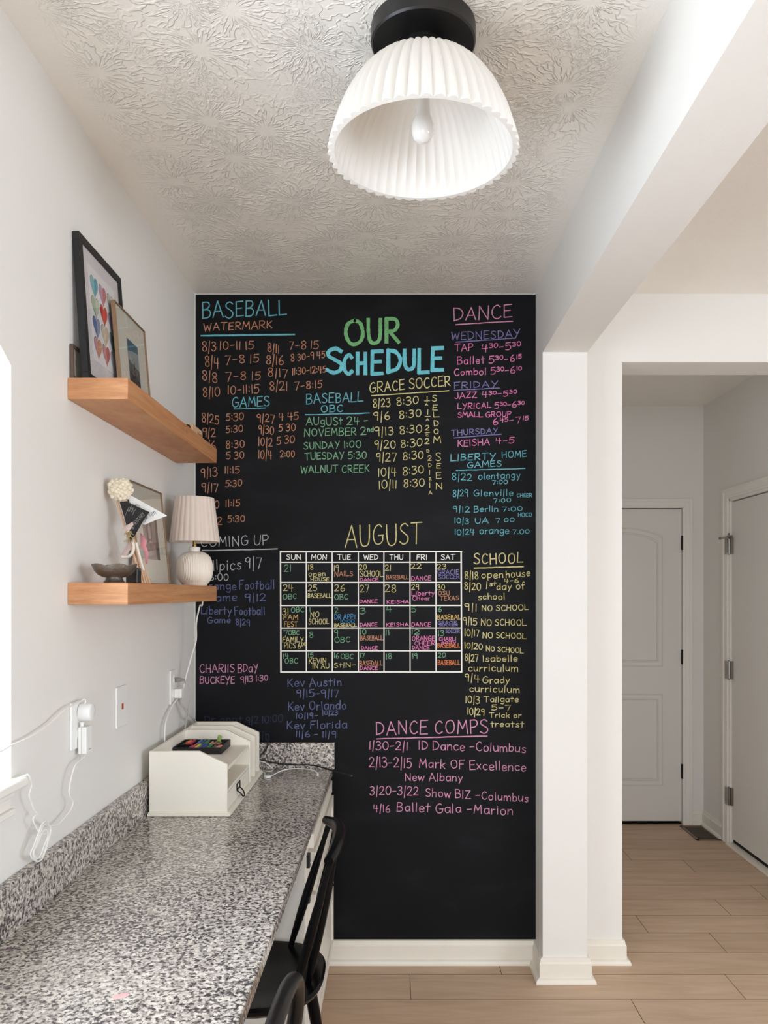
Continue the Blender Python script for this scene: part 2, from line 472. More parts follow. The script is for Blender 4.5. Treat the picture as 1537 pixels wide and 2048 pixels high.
# ================================================================== the room
OP_L, OP_R, OP_Z = 0.922, 1.955, 2.459     # cased opening to the hall
WT = 0.185                                  # thickness of the chalkboard wall
YH = F * E / 462.0                          # far wall of the hall
HX = 613 * YH / F                           # right wall of the hall
CX0, CX1, CY = 0.5676, 0.741, 3.08          # column sides and front
BZ = 2.4525                                 # underside of the beam
RX, RY = 4.0, -3.3                          # right and rear walls

# floor: planks laid across the room, each with its own end joints
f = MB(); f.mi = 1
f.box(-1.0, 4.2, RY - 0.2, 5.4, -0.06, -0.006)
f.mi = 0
PW = 0.1925
rows = {0: [0.415], 1: [1.39], -1: [0.05, 1.30], 2: [1.12], 3: [0.5, 1.57], 4: [0.2, 1.83], 5: [0.9], 6: [1.62], 7: [1.33]}
y0r = 3.134 - 0.0
for k in range(-33, 12):
    ya = y0r + PW * k; yb = ya + PW
    js = rows.get(k)
    if js is None: js = [random.uniform(-0.9, 0.4)]
    xs = sorted(js)
    while xs[0] > -0.95: xs.insert(0, xs[0] - random.uniform(1.2, 1.5))
    while xs[-1] < 4.1: xs.append(xs[-1] + random.uniform(1.2, 1.5))
    for a, b in zip(xs, xs[1:]):
        f.plank(max(a, -1.0) + 0.0011, min(b, 4.2) - 0.0011, ya + 0.0010, yb - 0.0010, -0.006, 0.0, 0, 1)  # plank sides coloured dark, painting in the shade of the seams
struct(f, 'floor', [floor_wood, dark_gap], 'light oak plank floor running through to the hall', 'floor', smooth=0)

struct(MB().box(-1.0, 4.2, RY - 0.2, 5.4, CEIL, CEIL + 0.1), 'ceiling', ceiling_plaster, 'white stomp-textured plaster ceiling', 'ceiling', smooth=0)

# left wall with the arched-head window opening
WY0, WY1 = 0.33, 1.6965
SZ, SPZ = 1.1136, 2.0016
w = MB()
w.box(-1.0, WL, RY - 0.2, WY0, 0, CEIL); w.box(-1.0, WL, WY1, 5.4, 0, CEIL)
w.box(-1.0, WL, WY0, WY1, 0, SZ - 0.021)
hw = (WY1 - WY0) / 2; ha = math.radians(34); Ra = hw / math.sin(ha); cyw = (WY0 + WY1) / 2
arch = [(cyw + Ra * math.sin(ha * t), SPZ + Ra * (math.cos(ha * t) - math.cos(ha))) for t in [1 - i / 12 for i in range(25)]]
w.prism(arch + [(WY0, CEIL), (WY1, CEIL)], -1.0, WL, 'x')
struct(w, 'wall_left', wall_paint, 'pale grey left wall with shelves and outlets', 'wall', smooth=20)

# chalkboard wall with the opening to the hall
w = MB()
w.box(-0.83, OP_L, D, D + WT, 0, CEIL); w.box(OP_R, 4.2, D, D + WT, 0, CEIL); w.box(OP_L, OP_R, D, D + WT, OP_Z, CEIL)
struct(w, 'wall_back', wall_paint, 'white wall around the hall opening, carrying the chalkboard', 'wall', smooth=0)
w = MB(); w.box(CX0, CX1, CY, D, 0, BZ)
struct(w, 'column', wall_paint, 'white square column beside the chalkboard', 'column', smooth=0)
w = MB(); w.box(CX0, CX1, RY, D, BZ, CEIL)
struct(w, 'beam', wall_paint, 'white boxed ceiling beam running from the column over the camera', 'beam', smooth=0)
# room on the right and the rear wall
w = MB(); w.box(RX, RX + 0.2, RY - 0.2, -2.1, 0, CEIL); w.box(RX, RX + 0.2, 0.3, D, 0, CEIL); w.box(RX, RX + 0.2, -2.1, 0.3, 0, 0.9); w.box(RX, RX + 0.2, -2.1, 0.3, 2.2, CEIL)
struct(w, 'wall_right', wall_paint, 'white right wall of the wider room', 'wall', smooth=0)
w = MB(); w.box(-0.83, -0.6, RY - 0.2, RY, 0, CEIL); w.box(0.9, RX, RY - 0.2, RY, 0, CEIL); w.box(-0.6, 0.9, RY - 0.2, RY, 2.2, CEIL)
struct(w, 'wall_rear', wall_paint, 'white wall behind the camera with a glazed door', 'wall', smooth=0)
# hall
w = MB(); w.box(0.55, 0.7, D + WT, YH, 0, CEIL)
struct(w, 'wall_west', wall_paint, 'left wall of the hall', 'wall', smooth=0)
DZ = 2.068
dl, dr = 1.10, 1.865
w = MB(); w.box(0.55, dl - 0.015, YH, YH + 0.14, 0, CEIL); w.box(dr + 0.015, HX + 0.15, YH, YH + 0.14, 0, CEIL); w.box(dl - 0.015, dr + 0.015, YH, YH + 0.14, DZ + 0.015, CEIL)
struct(w, 'wall_north', wall_paint, 'far wall of the hall with the panelled door', 'wall', smooth=0)
ry1 = YatX(1461, HX); ry0 = ry1 - 0.86
RZ = 2.066
w = MB(); w.box(HX, HX + 0.15, ry1 + 0.015, YH, 0, CEIL); w.box(HX, HX + 0.15, D + WT, ry0 - 0.015, 0, CEIL); w.box(HX, HX + 0.15, ry0 - 0.015, ry1 + 0.015, RZ + 0.015, CEIL)
struct(w, 'wall_east', wall_paint, 'right wall of the hall with the flat door', 'wall', smooth=0)
w = MB(); w.box(dl - 0.1, dr + 0.1, YH + 0.145, YH + 0.16, 0, 2.2); struct(w, 'leak_blocker', wall_paint, 'unseen panel added behind the panelled door to block light', 'wall', smooth=0)  # unseen panel added to stop light leaking through the door gap
w = MB(); w.box(HX + 0.155, HX + 0.17, ry0 - 0.1, ry1 + 0.1, 0, 2.2); struct(w, 'leak_blocker', wall_paint, 'unseen panel added behind the flat door to block light', 'wall', smooth=0)  # second added light blocker, out of view behind the flat door

# baseboards with shoe moulding
BP = [(0, 0), (0.030, 0), (0.030, 0.007), (0.026, 0.017), (0.015, 0.021), (0.015, 0.074), (0.011, 0.080), (0.009, 0.093), (0, 0.095)]
def base_run(mb, p0, p1, n, k0=0, k1=0):
    p0 = Vector((p0[0], p0[1], 0)); p1 = Vector((p1[0], p1[1], 0)); n = Vector((n[0], n[1], 0)); d = (p1 - p0).normalized()
    m = len(BP)
    vs = [p0 - d * (t * k0) + n * t + Vector((0, 0, z)) for t, z in BP] + [p1 + d * (t * k1) + n * t + Vector((0, 0, z)) for t, z in BP]
    mb.add(vs, [tuple(range(m)), tuple(range(m, 2 * m))[::-1]] + [(i, m + i, m + (i + 1) % m, (i + 1) % m) for i in range(m)])
b = MB(); base_run(b, (-0.83, D - 0.0012), (CX0, D - 0.0012), (0, -1), 0, -1)
struct(b, 'baseboard_back', base_paint, 'cream baseboard under the chalkboard', 'baseboard', smooth=20)
b = MB(); base_run(b, (CX0, D), (CX0, CY), (-1, 0), -1, 1); base_run(b, (CX0, CY), (CX1, CY), (0, -1), 1, 1); base_run(b, (CX1, CY), (CX1, D), (1, 0), 1, -1)
struct(b, 'baseboard_column', base_paint, 'white baseboard wrapped around the column foot', 'baseboard', smooth=20)
b = MB(); base_run(b, (CX1, D), (OP_L, D), (0, -1), -1, 1); base_run(b, (OP_L, D), (OP_L, D + WT), (1, 0), 1, 1)
struct(b, 'baseboard_opening', base_paint, 'white baseboard on the wall stub beside the opening', 'baseboard', smooth=20)
b = MB(); base_run(b, (OP_R, D), (RX, D), (0, -1), 1, 0); struct(b, 'baseboard_right', base_paint, 'baseboard right of the opening', 'baseboard', smooth=20)
CW = 0.06
b = MB(); base_run(b, (0.7, YH), (dl - CW, YH), (0, -1)); base_run(b, (dr + CW, YH), (HX, YH), (0, -1), 0, -1)
struct(b, 'baseboard_north', base_paint, 'baseboard beside the panelled hall door', 'baseboard', smooth=20)
b = MB(); base_run(b, (HX, YH), (HX, ry1 + CW + 0.03), (-1, 0), -1, 0); base_run(b, (HX, ry0 - CW - 0.02), (HX, D + WT), (-1, 0))
struct(b, 'baseboard_east', base_paint, 'baseboard along the right hall wall', 'baseboard', smooth=20)
b = MB(); base_run(b, (WL, RY), (WL, D), (1, 0)); struct(b, 'baseboard_left', base_paint, 'baseboard along the left wall under the desk', 'baseboard', smooth=20)

# window in the left wall
win = thing('window_1', 'white arched window at the left edge, flooded with daylight', 'window', (-0.92, cyw, SZ), None, 'structure')
fr = MB(); n = len(arch)
outl = [(WY0, SZ)] + [(WY1, SZ)] + arch
inn = []
for (y, z) in outl:
    inn.append((cyw + (y - cyw) * 0.93, 1.66 + (z - 1.66) * 0.91))
m = len(outl); fr_v = []
for X in (-0.955, -0.915):
    fr_v += [(X, y, z) for y, z in outl] + [(X, y, z) for y, z in inn]
fs = []
for i in range(m):
    j = (i + 1) % m
    fs += [(i, j, m + j, m + i), (2 * m + i, 3 * m + i, 3 * m + j, 2 * m + j), (m + i, m + j, 3 * m + j, 3 * m + i), (i, 2 * m + i, 2 * m + j, j)]
fr.add(fr_v, fs); fr.box(-0.95, -0.92, cyw - 0.02, cyw + 0.02, SZ, 2.2); fr.box(-0.95, -0.92, WY0, WY1, 1.60, 1.64)
fr.build('window_frame', cream_paint, win, smooth=20)
MB().prism(outl, -0.94, -0.937, 'x').build('pane', pane_glass, win, smooth=0)
s = MB(); s.box(-0.95, -0.803, WY0 - 0.04, 1.722, SZ - 0.020, SZ)
s.build('window_sill', cream_paint, win, bevel=0.005, segs=3)
s = MB(); s.box(WL, -0.818, WY0 - 0.02, 1.69, SZ - 0.036, SZ - 0.020); s.box(WL, -0.822, WY0 - 0.02, 1.682, SZ - 0.060, SZ - 0.036); s.box(WL, -0.815, WY0 - 0.02, 1.686, SZ - 0.074, SZ - 0.060)
s.build('sill_apron', cream_paint, win, bevel=0.003)
# glazed door behind the camera and an added right window that brightens the left wall: they let the daylight in
d3 = thing('door_3', 'white glazed sliding door behind the camera', 'door', (0.15, RY - 0.1, 0), None, 'structure')
s = MB()
for x in (-0.6, 0.115, 0.83): s.box(x, x + 0.07, RY - 0.14, RY - 0.06, 0, 2.2)
s.box(-0.6, 0.9, RY - 0.14, RY - 0.06, 0, 0.07); s.box(-0.6, 0.9, RY - 0.14, RY - 0.06, 2.13, 2.2)
s.build('door_frame', cream_paint, d3)
MB().box(-0.55, 0.85, RY - 0.105, RY - 0.1, 0.05, 2.15).build('pane', pane_glass, d3, smooth=0)
w3 = thing('added_window', 'unseen white framed window added in the right wall for its light', 'window', (RX + 0.1, -0.9, 0.9), None, 'structure')
s = MB()
for y in (-2.1, -0.93, 0.24): s.box(RX + 0.02, RX + 0.05, y, y + 0.06, 0.9, 2.2)
s.box(RX + 0.02, RX + 0.05, -2.1, 0.3, 0.9, 0.96); s.box(RX + 0.02, RX + 0.05, -2.1, 0.3, 2.14, 2.2)
s.build('window_frame', cream_paint, w3)
MB().box(RX + 0.03, RX + 0.035, -2.06, 0.26, 0.93, 2.17).build('pane', pane_glass, w3, smooth=0)
# ------------------------------------------------------------------ hall doors
d1 = thing('door_1', 'grey-white arched two-panel door at the end of the hall', 'door', ((dl + dr) / 2, YH, 0), None, 'structure')
MB().box(dl, dr, YH + 0.004, YH + 0.039, 0.022, DZ - 0.003).build('door_slab', door_paint, d1, bevel=0.002)
def hx(px): return (px - VX) * YH / F
def hz(py): return E - (py - VY) * YH / F
px0, px1 = 2 * (dl + dr) / 2 - hx(1327.6), hx(1327.6)
pc = (px0 + px1) / 2
def panel_outline(x0, x1, z0, z1, rise, inset):
    x0 += inset; x1 -= inset; z0 += inset; z1 -= inset
    pts = [(x0, z0), (x1, z0), (x1, z1)]
    if rise:
        for i in range(1, 16):
            t = i / 16; pts.append((x1 + (x0 - x1) * t, z1 + rise * (1 - (2 * t - 1) ** 2)))
    pts.append((x0, z1)); return pts
for nm, z0, z1, rise in (('upper', hz(1333.5), hz(1072.5), hz(1055) - hz(1072.5)), ('lower', hz(1571), hz(1387), 0)):
    q = MB()
    for ins, wd, dp in ((0.0, 0.010, 0.006), (0.030, 0.014, 0.006)):
        a = panel_outline(px0, px1, z0, z1, rise, ins); c = panel_outline(px0, px1, z0, z1, rise, ins + wd); nn = len(a)
        vs = [(x, YH + 0.004, z) for x, z in a] + [(x, YH + 0.004 - dp, z) for x, z in panel_outline(px0, px1, z0, z1, rise, ins + wd * .35)] + [(x, YH + 0.004 - dp, z) for x, z in panel_outline(px0, px1, z0, z1, rise, ins + wd * .65)] + [(x, YH + 0.004, z) for x, z in c]
        q.add(vs, [(k * nn + i, k * nn + (i + 1) % nn, (k + 1) * nn + (i + 1) % nn, (k + 1) * nn + i) for k in range(3) for i in range(nn)])
    q.prism(panel_outline(px0, px1, z0, z1, rise, 0.046), YH - 0.001, YH + 0.006, 'y')
    q.build('door_panel', door_paint, d1, smooth=25)
def casing(mb, axis, a0, a1, ztop, wall, nrm, wd=CW):
    # one mitred moulding round the opening; axis 'x': along x at y=wall, 'y': along y at x=wall
    pr = [(0, 0), (0, 0.009), (0.010, 0.012), (0.016, 0.010), (0.036, 0.012), (0.042, 0.017), (wd - 0.004, 0.018), (wd, 0.015), (wd, 0)]
    n = len(pr); vs = []
    for k in range(4):
        for o, t in pr:
            a = a0 - o if k < 2 else a1 + o; z = 0 if k in (0, 3) else ztop + o; w_ = wall + nrm * t
            vs.append((a, w_, z) if axis == 'x' else (w_, a, z))
    mb.add(vs, [tuple(range(n)), tuple(range(3*n, 4*n))] + [(k*n + i, k*n + (i+1) % n, (k+1)*n + (i+1) % n, (k+1)*n + i) for k in range(3) for i in range(n)])
q = MB(); casing(q, 'x', dl - 0.005, dr + 0.005, DZ + 0.005, YH, -1)
q.box(dr + 0.003, dr + 0.015, YH, YH + 0.14, 0, DZ + 0.015); q.box(dl - 0.015, dl - 0.003, YH, YH + 0.14, 0, DZ + 0.015); q.box(dl - 0.015, dr + 0.015, YH, YH + 0.14, DZ + 0.003, DZ + 0.015)
q.build('door_casing', cream_paint, d1, smooth=20)
for ya, yb in ((1071.5, 1100), (1299.5, 1328), (1528, 1557)):
    q = MB(); z0, z1 = hz(yb), hz(ya)
    q.box(dr - 0.006, dr + 0.009, YH - 0.003, YH + 0.003, z0, z1)
    q.lathe([(0.0065, z0), (0.0065, z1)], (dr + 0.0015, YH - 0.004, 0), 10)
    q.build('hinge', black_iron, d1)
MB().box(dl, dr, YH + 0.01, YH + 0.035, 0.0, 0.006).build('threshold', dark_gap, d1)

d2 = thing('door_2', 'plain flat pale grey door on the right side of the hall', 'door', (HX, (ry0 + ry1) / 2, 0), None, 'structure')
MB().box(HX + 0.012, HX + 0.056, ry0, ry1, 0.035, RZ - 0.003).build('door_slab', door_paint, d2, bevel=0.002)
q = MB(); casing(q, 'y', ry0 - 0.02, ry1 + 0.02, RZ + 0.02, HX, -1)
q.box(HX, HX + 0.14, ry1 + 0.003, ry1 + 0.015, 0, RZ + 0.015); q.box(HX, HX + 0.14, ry0 - 0.015, ry0 - 0.003, 0, RZ + 0.015); q.box(HX, HX + 0.14, ry0 - 0.015, ry1 + 0.015, RZ + 0.003, RZ + 0.015)
q.build('door_casing', cream_paint, d2, smooth=20)
MB().box(HX + 0.02, HX + 0.05, ry0, ry1, 0.012, 0.034).build('door_sweep', dark_gap, d2)
MB().box(HX - 0.03, HX + 0.12, ry0 - 0.003, ry1 + 0.003, 0, 0.012).build('threshold', base_paint, d2, bevel=0.003)
for i, (ya, yb) in enumerate(((1076, 1108), (1322, 1358), (1575, 1610))):
    z0 = E - (yb - VY) * ry1 / F; z1 = E - (ya - VY) * ry1 / F
    q = MB(); q.lathe([(0.003, z0 - 0.004), (0.0065, z0), (0.0065, z1), (0.003, z1 + 0.004)], (HX - 0.006, ry1 + 0.002, 0), 12)
    q.box(HX - 0.004, HX + 0.012, ry1 - 0.022, ry1 + 0.002, z0, z1); q.box(HX - 0.0195, HX - 0.0185, ry1 + 0.004, ry1 + 0.03, z0, z1)
    q.build('hinge', chrome, d2)
    if i == 0:
        q = MB(); zc = z1 + 0.004
        q.lathe([(0.004, z1), (0.004, z1 + 0.022), (0.006, z1 + 0.024), (0.006, z1 + 0.03)], (HX - 0.006, ry1 + 0.002, 0), 10)
        q.tube([(HX - 0.024, ry1 + 0.085, zc), (HX - 0.016, ry1 + 0.002, zc), (HX - 0.028, ry1 - 0.060, zc)], 0.0048, 8); q.lathe([(0.010, zc - 0.008), (0.010, zc + 0.008)], (HX - 0.010, ry1 + 0.002, 0), 12)
        q.lathe([(0.009, -0.010), (0.009, 0.016)], (HX - 0.030, ry1 - 0.062, zc), 12, 'x'); q.lathe([(0.008, -0.006), (0.008, 0.006)], (HX - 0.024, ry1 + 0.088, zc), 12, 'x')
        q.build('door_stop', chrome, d2)

# floor register
rg = thing('floor_vent', 'brown metal floor vent in front of the hall doors', 'vent', (1.885, 4.98, 0))
q = MB(); q.box(1.835, 1.985, 4.83, 4.85, 0.0005, 0.005); q.box(1.835, 1.985, 5.11, 5.13, 0.0005, 0.005); q.box(1.835, 1.852, 4.83, 5.13, 0.0005, 0.005); q.box(1.968, 1.985, 4.83, 5.13, 0.0005, 0.005)
q.build('frame', mat('vent_brown', (118, 100, 88), 0.5, metal=0.2), rg, bevel=0.001)
q = MB(); q.box(1.85, 1.97, 4.85, 5.11, 0.0004, 0.0012)
q.build('vent_opening', dark_gap, rg)
q = MB()
for i in range(11): q.box(1.85, 1.97, 4.856 + 0.0235 * i, 4.864 + 0.0235 * i, 0.0012, 0.004)
q.build('louver', mat('vent_louver', (98, 85, 76), 0.5, metal=0.2), rg)

# ================================================================== ceiling light
LY = 1.7165; lx = (847 - VX) * LY / F
lt = thing('ceiling_light', 'flush ceiling light with black canopy and white fluted dome shade', 'light fixture', (lx, LY, CEIL))
q = MB(); q.lathe([(0.1135, CEIL - 0.0005), (0.1135, CEIL - 0.034), (0.110, CEIL - 0.038), (0.0, CEIL - 0.038)], (lx, LY, 0), 72, capt=False)
q.build('canopy', black_satin, lt, smooth=40)
q = MB(); q.lathe([(0.045, CEIL - 0.038), (0.045, CEIL - 0.088), (0.06, CEIL - 0.092)], (lx, LY, 0), 40); q.build('stem', black_satin, lt)
NR = 48
prof = [(0.060, 2.654), (0.094, 2.650), (0.112, 2.642), (0.126, 2.630), (0.142, 2.612), (0.157, 2.590), (0.170, 2.566), (0.182, 2.539), (0.191, 2.511), (0.198, 2.487), (0.2030, 2.4675)]
inner = [(0.1925, 2.4675), (0.1895, 2.487), (0.182, 2.515), (0.173, 2.541), (0.162, 2.566), (0.149, 2.590), (0.134, 2.612), (0.117, 2.630), (0.09, 2.641), (0.0, 2.644)]
full = prof + inner; npf = len(prof)
def flute(t, k):
    c = abs(math.cos(t * NR / 2))
    if k < npf:
        a = 0.0 if k == 0 else (0.018 if k == 1 else 0.05)
        return 1 + a * (c - 0.5)
    return 1 + (0.0 if k == npf else 0.022) * (c - 0.5)
q = MB(); q.lathe(full, (lx, LY, 0), NR * 10, mod=flute, capb=True, capt=False)
q.build('shade', fixture_white, lt, smooth=50)
q = MB(); q.lathe([(0.017, 2.644), (0.017, 2.592), (0.015, 2.588)], (lx - 0.001, LY, 0), 24); q.build('bulb_socket', white_plastic, lt)
q = MB(); bz = 2.527
q.lathe([(0.0150, 2.590), (0.0160, 2.572), (0.0168, 2.553), (0.0200, 2.543), (0.0240, 2.530), (0.0248, 2.520), (0.0236, 2.509), (0.0190, 2.4995), (0.0110, 2.4935), (0.0, 2.4915)], (lx - 0.001, LY, 0), 32, capt=False)
q.build('bulb', bulb_glass, lt)

# ================================================================== shelves
ub0, ub1 = 1.987, 2.964; SF = -0.678
one(MB().box(WL + 0.0002, SF, ub0, ub1, 2.001, 2.055), 'floating_shelf', shelf_wood, 'upper thick pine floating shelf with two leaning frames', 'shelf', 'pine floating shelves', bevel=0.002)
one(MB().box(WL + 0.0002, SF, ub0, ub1, 1.4837, 1.5397), 'floating_shelf', shelf_wood, 'lower thick pine floating shelf with the lamp and bowl', 'shelf', 'pine floating shelves', bevel=0.002)

def frame_xf(xb, y0, zb, lean):
    up = Vector((-math.sin(lean), 0, math.cos(lean))); nr = Vector((math.cos(lean), 0, math.sin(lean)))
    B = Vector((xb, y0, zb))
    return lambda u, v, n: B + Vector((0, 1, 0)) * u + up * v + nr * n
def picture(name, label, xf, w, h, d, fw, mats, matcol, group):
    t = thing(name, label, 'picture frame', xf(0, 0, 0), group)
    q = MB(xf)
    for a in ((0, w, 0, fw), (0, w, h - fw, h), (0, fw, fw, h - fw), (w - fw, w, fw, h - fw)):
        q.box(a[0], a[1], a[2], a[3], 0.0, d)
    q.build('frame', mats, t, bevel=0.0008)
    q = MB(xf); q.box(fw, w - fw, fw, h - fw, 0.001, d - 0.005); q.build('mat_board', matcol, t, smooth=0)
    q = MB(xf); q.box(fw, w - fw, fw, h - fw, d - 0.0025, d - 0.0015); q.build('glass', pane_glass, t, smooth=0)
    return t
ST, SL = 2.0555, 1.5402
# big black frame with hearts
xf = frame_xf(-0.8045, 2.012, ST, 0.066)
pf = picture('picture_frame', 'large black frame of twelve coloured hearts on the upper shelf', xf, 0.308, 0.381, 0.018, 0.021, black_frame, paper_grey, 'leaning picture frames')
q = MB(xf); q.box(0.06, 0.25, 0.07, 0.322, 0.012, 0.0138); art = q.build('print', white_paper, pf, smooth=0)
hc = [(120, 180, 190), (190, 150, 180), (196, 192, 182), (170, 188, 158), (205, 52, 48), (178, 150, 170), (104, 118, 168), (206, 196, 178), (116, 138, 146), (198, 146, 150), (196, 132, 132), (206, 198, 196)]
hc2 = [(70, 160, 180), (205, 100, 110), (206, 200, 190), (196, 206, 180), (200, 40, 40), (214, 206, 210), (150, 158, 180), (196, 176, 150), (90, 120, 88), (212, 150, 110), (180, 84, 92), (190, 170, 180)]
def heart(cx, cy, s, k=1.0, half=None):
    pts = []
    for i in range(36):
        t = 2 * PI * i / 36
        x = 16 * math.sin(t) ** 3; y = 13 * math.cos(t) - 5 * math.cos(2 * t) - 2 * math.cos(3 * t) - math.cos(4 * t)
        if half == 'r': x = max(x, 0)
        pts.append((cx + x * s * k / 17, cy + (y + 2) * s * 1.22 * k / 17))
    return pts
ink = mat('ink_line', (60, 55, 58), 0.8)
i = 0
hq = MB(xf); hmats = [ink]
for r in range(4):
    for c in range(3):
        cx, cy = 0.095 + 0.060 * c, 0.272 - 0.0545 * r - 0.002 * c
        hq.mi = 0; hq.prism(heart(cx, cy, 0.0290), 0.0138, 0.0140, 'z')
        hmats.append(mat('heart_wash', hc[i], 0.85, noise=0.25, nscale=70)); hq.mi = len(hmats) - 1
        hq.prism(heart(cx, cy, 0.0290, 0.94), 0.0139, 0.0142, 'z')
        hmats.append(mat('heart_wash', hc2[i], 0.85, noise=0.3, nscale=90)); hq.mi = len(hmats) - 1
        hq.prism([(x, y) for x, y in heart(cx, cy, 0.0290, 0.93, 'r')], 0.0141, 0.0143, 'z')
        i += 1
hq.build('heart_drawing', hmats, art, smooth=0)
# small gold frame tucked behind the big one
xf0 = frame_xf(-0.8262, 1.996, ST, 0.02)
picture('picture_frame', 'small brown frame tucked behind the large black hearts frame', xf0, 0.10, 0.088, 0.008, 0.008, brown_frame, mat_board, 'leaning picture frames')
# thin frame with a grey landscape photo
xf = frame_xf(-0.7775, 2.205, ST, 0.085)
pf = picture('picture_frame', 'thin brass frame with a small grey beach photo, upper shelf', xf, 0.266, 0.277, 0.012, 0.0035, brass_edge, mat_board, 'leaning picture frames')
q = MB(xf); q.mi = 0; q.box(0.09, 0.185, 0.075, 0.20, 0.0070, 0.0082)
pm = [mat('photo_sky', (150, 158, 158), 0.6, noise=0.35, nscale=45), mat('photo_sky_dark', (84, 112, 126), 0.6, noise=0.3, nscale=40), mat('photo_sand', (92, 96, 96), 0.6, noise=0.35, nscale=60), mat('photo_ground', (52, 56, 58), 0.6, noise=0.3, nscale=60), ink]
q.mi = 1; q.prism([(0.09, 0.2), (0.185, 0.2), (0.185, 0.178), (0.13, 0.172), (0.09, 0.163)], 0.0082, 0.0083, 'z')
q.mi = 2; q.prism([(0.09, 0.075), (0.185, 0.075), (0.185, 0.125), (0.09, 0.138)], 0.0082, 0.0083, 'z')
q.mi = 3; q.prism([(0.09, 0.075), (0.185, 0.075), (0.185, 0.090), (0.09, 0.108)], 0.0083, 0.0084, 'z')
q.mi = 4; q.prism([(0.136, 0.092), (0.142, 0.092), (0.142, 0.118), (0.1445, 0.134), (0.142, 0.142), (0.141, 0.152), (0.1375, 0.152), (0.1365, 0.142), (0.134, 0.134), (0.136, 0.118)], 0.0084, 0.0085, 'z')
q.build('photo', pm, pf, smooth=0)
# lower shelf frame
xf = frame_xf(-0.7975, 2.42, SL, 0.10)
pf = picture('picture_frame', 'thin brass frame with a faded pink portrait on the lower shelf', xf, 0.322, 0.321, 0.012, 0.0045, brass_edge, mat_board, 'leaning picture frames')
q = MB(xf); q.box(0.088, 0.238, 0.083, 0.235, 0.0070, 0.0082)
pm = [mat('photo_brown', (150, 128, 118), 0.6, noise=0.3, nscale=40), mat('photo_dark', (104, 84, 78), 0.6, noise=0.3, nscale=50), mat('photo_pink', (178, 152, 148), 0.6, noise=0.2, nscale=50)]
q.mi = 1; q.prism([(0.125, 0.12), (0.165, 0.115), (0.175, 0.19), (0.168, 0.225), (0.14, 0.228), (0.122, 0.19)], 0.0082, 0.0083, 'z'); q.prism([(0.2, 0.083), (0.238, 0.083), (0.238, 0.235), (0.222, 0.235)], 0.0082, 0.0083, 'z')
q.mi = 2; q.prism([(0.135, 0.15), (0.16, 0.15), (0.163, 0.185), (0.15, 0.2), (0.135, 0.185)], 0.0083, 0.0084, 'z'); q.prism([(0.095, 0.083), (0.21, 0.083), (0.19, 0.13), (0.15, 0.145), (0.115, 0.13)], 0.0083, 0.0084, 'z')
q.build('photo', pm, pf, smooth=0)

# wooden blocks at the far end of the upper shelf
t = thing('wooden_block', 'pale wooden block with small lettering at the far end of the upper shelf', 'block', (-0.72, 2.77, ST))
MB().box(-0.752, -0.699, 2.70, 2.834, ST, 2.0925).build('block', block_wood, t, bevel=0.0015)
q = MB(); rnd = random.Random(3)
for k in range(9):
    y = 2.765 + 0.0065 * k; q.box(-0.6992, -0.6986, y, y + 0.004, 2.066 + rnd.uniform(0, .004), 2.078 + rnd.uniform(-.003, .006))
q.build('lettering', mat('block_lettering', (140, 104, 74), 0.7), t)
one(MB().lathe([(0.004, ST), (0.008, ST + 0.002), (0.0095, ST + 0.012), (0.006, ST + 0.020), (0.0, ST + 0.021)], (-0.700, 2.64, 0), 16, capt=False), 'bead', black_iron, 'small black bead on the upper shelf in front of the wooden block', 'bead')

# pewter bowl
t = thing('bowl', 'dark pewter footed bowl with scalloped rim on the lower shelf', 'bowl', (-0.738, 2.06, SL))
q = MB(); bc = (-0.738, 2.06, SL)
q.lathe([(0.0, 0.0), (0.026, 0.0), (0.027, 0.002), (0.024, 0.004), (0.021, 0.010), (0.020, 0.014)], bc, 40, capb=False); q.build('foot', pewter, t)
def scallop(t_, k):
    return 1 + (0.045 if 2 <= k <= 8 else 0.0) * (abs(math.cos(t_ * 3)) - 0.5) * (1 if k in (4, 5, 6) else 0.6)
q = MB(); seg = 72
prof = [(0.018, 0.013), (0.030, 0.015), (0.041, 0.021), (0.050, 0.031), (0.0545, 0.042), (0.0562, 0.046), (0.0535, 0.0445), (0.048, 0.033), (0.038, 0.023), (0.02, 0.018)]
vs = []
for k, (r, h) in enumerate(prof):
    for i in range(seg):
        th = 2 * PI * i / seg; c = abs(math.cos(th * 3))
        rim = max(0.0, (h - 0.028) / 0.018)
        vs.append((bc[0] + r * math.cos(th) * scallop(th, k), bc[1] + r * math.sin(th) * scallop(th, k), bc[2] + h + rim * 0.007 * (c - 0.6)))
fs = [(k * seg + i, k * seg + (i + 1) % seg, (k + 1) * seg + (i + 1) % seg, (k + 1) * seg + i) for k in range(len(prof) - 1) for i in range(seg)]
fs += [tuple(range(seg))[::-1], tuple((len(prof) - 1) * seg + i for i in range(seg))]
q.add(vs, fs); q.build('bowl_body', pewter, t, smooth=60)
# small dark holder behind the bowl
one(MB().box(-0.757, -0.724, 2.20, 2.235, SL, SL + 0.044), 'candle_holder', mat('dark_glass', (26, 24, 27), 0.25), 'small black glass block behind the pewter bowl', 'holder', bevel=0.003)

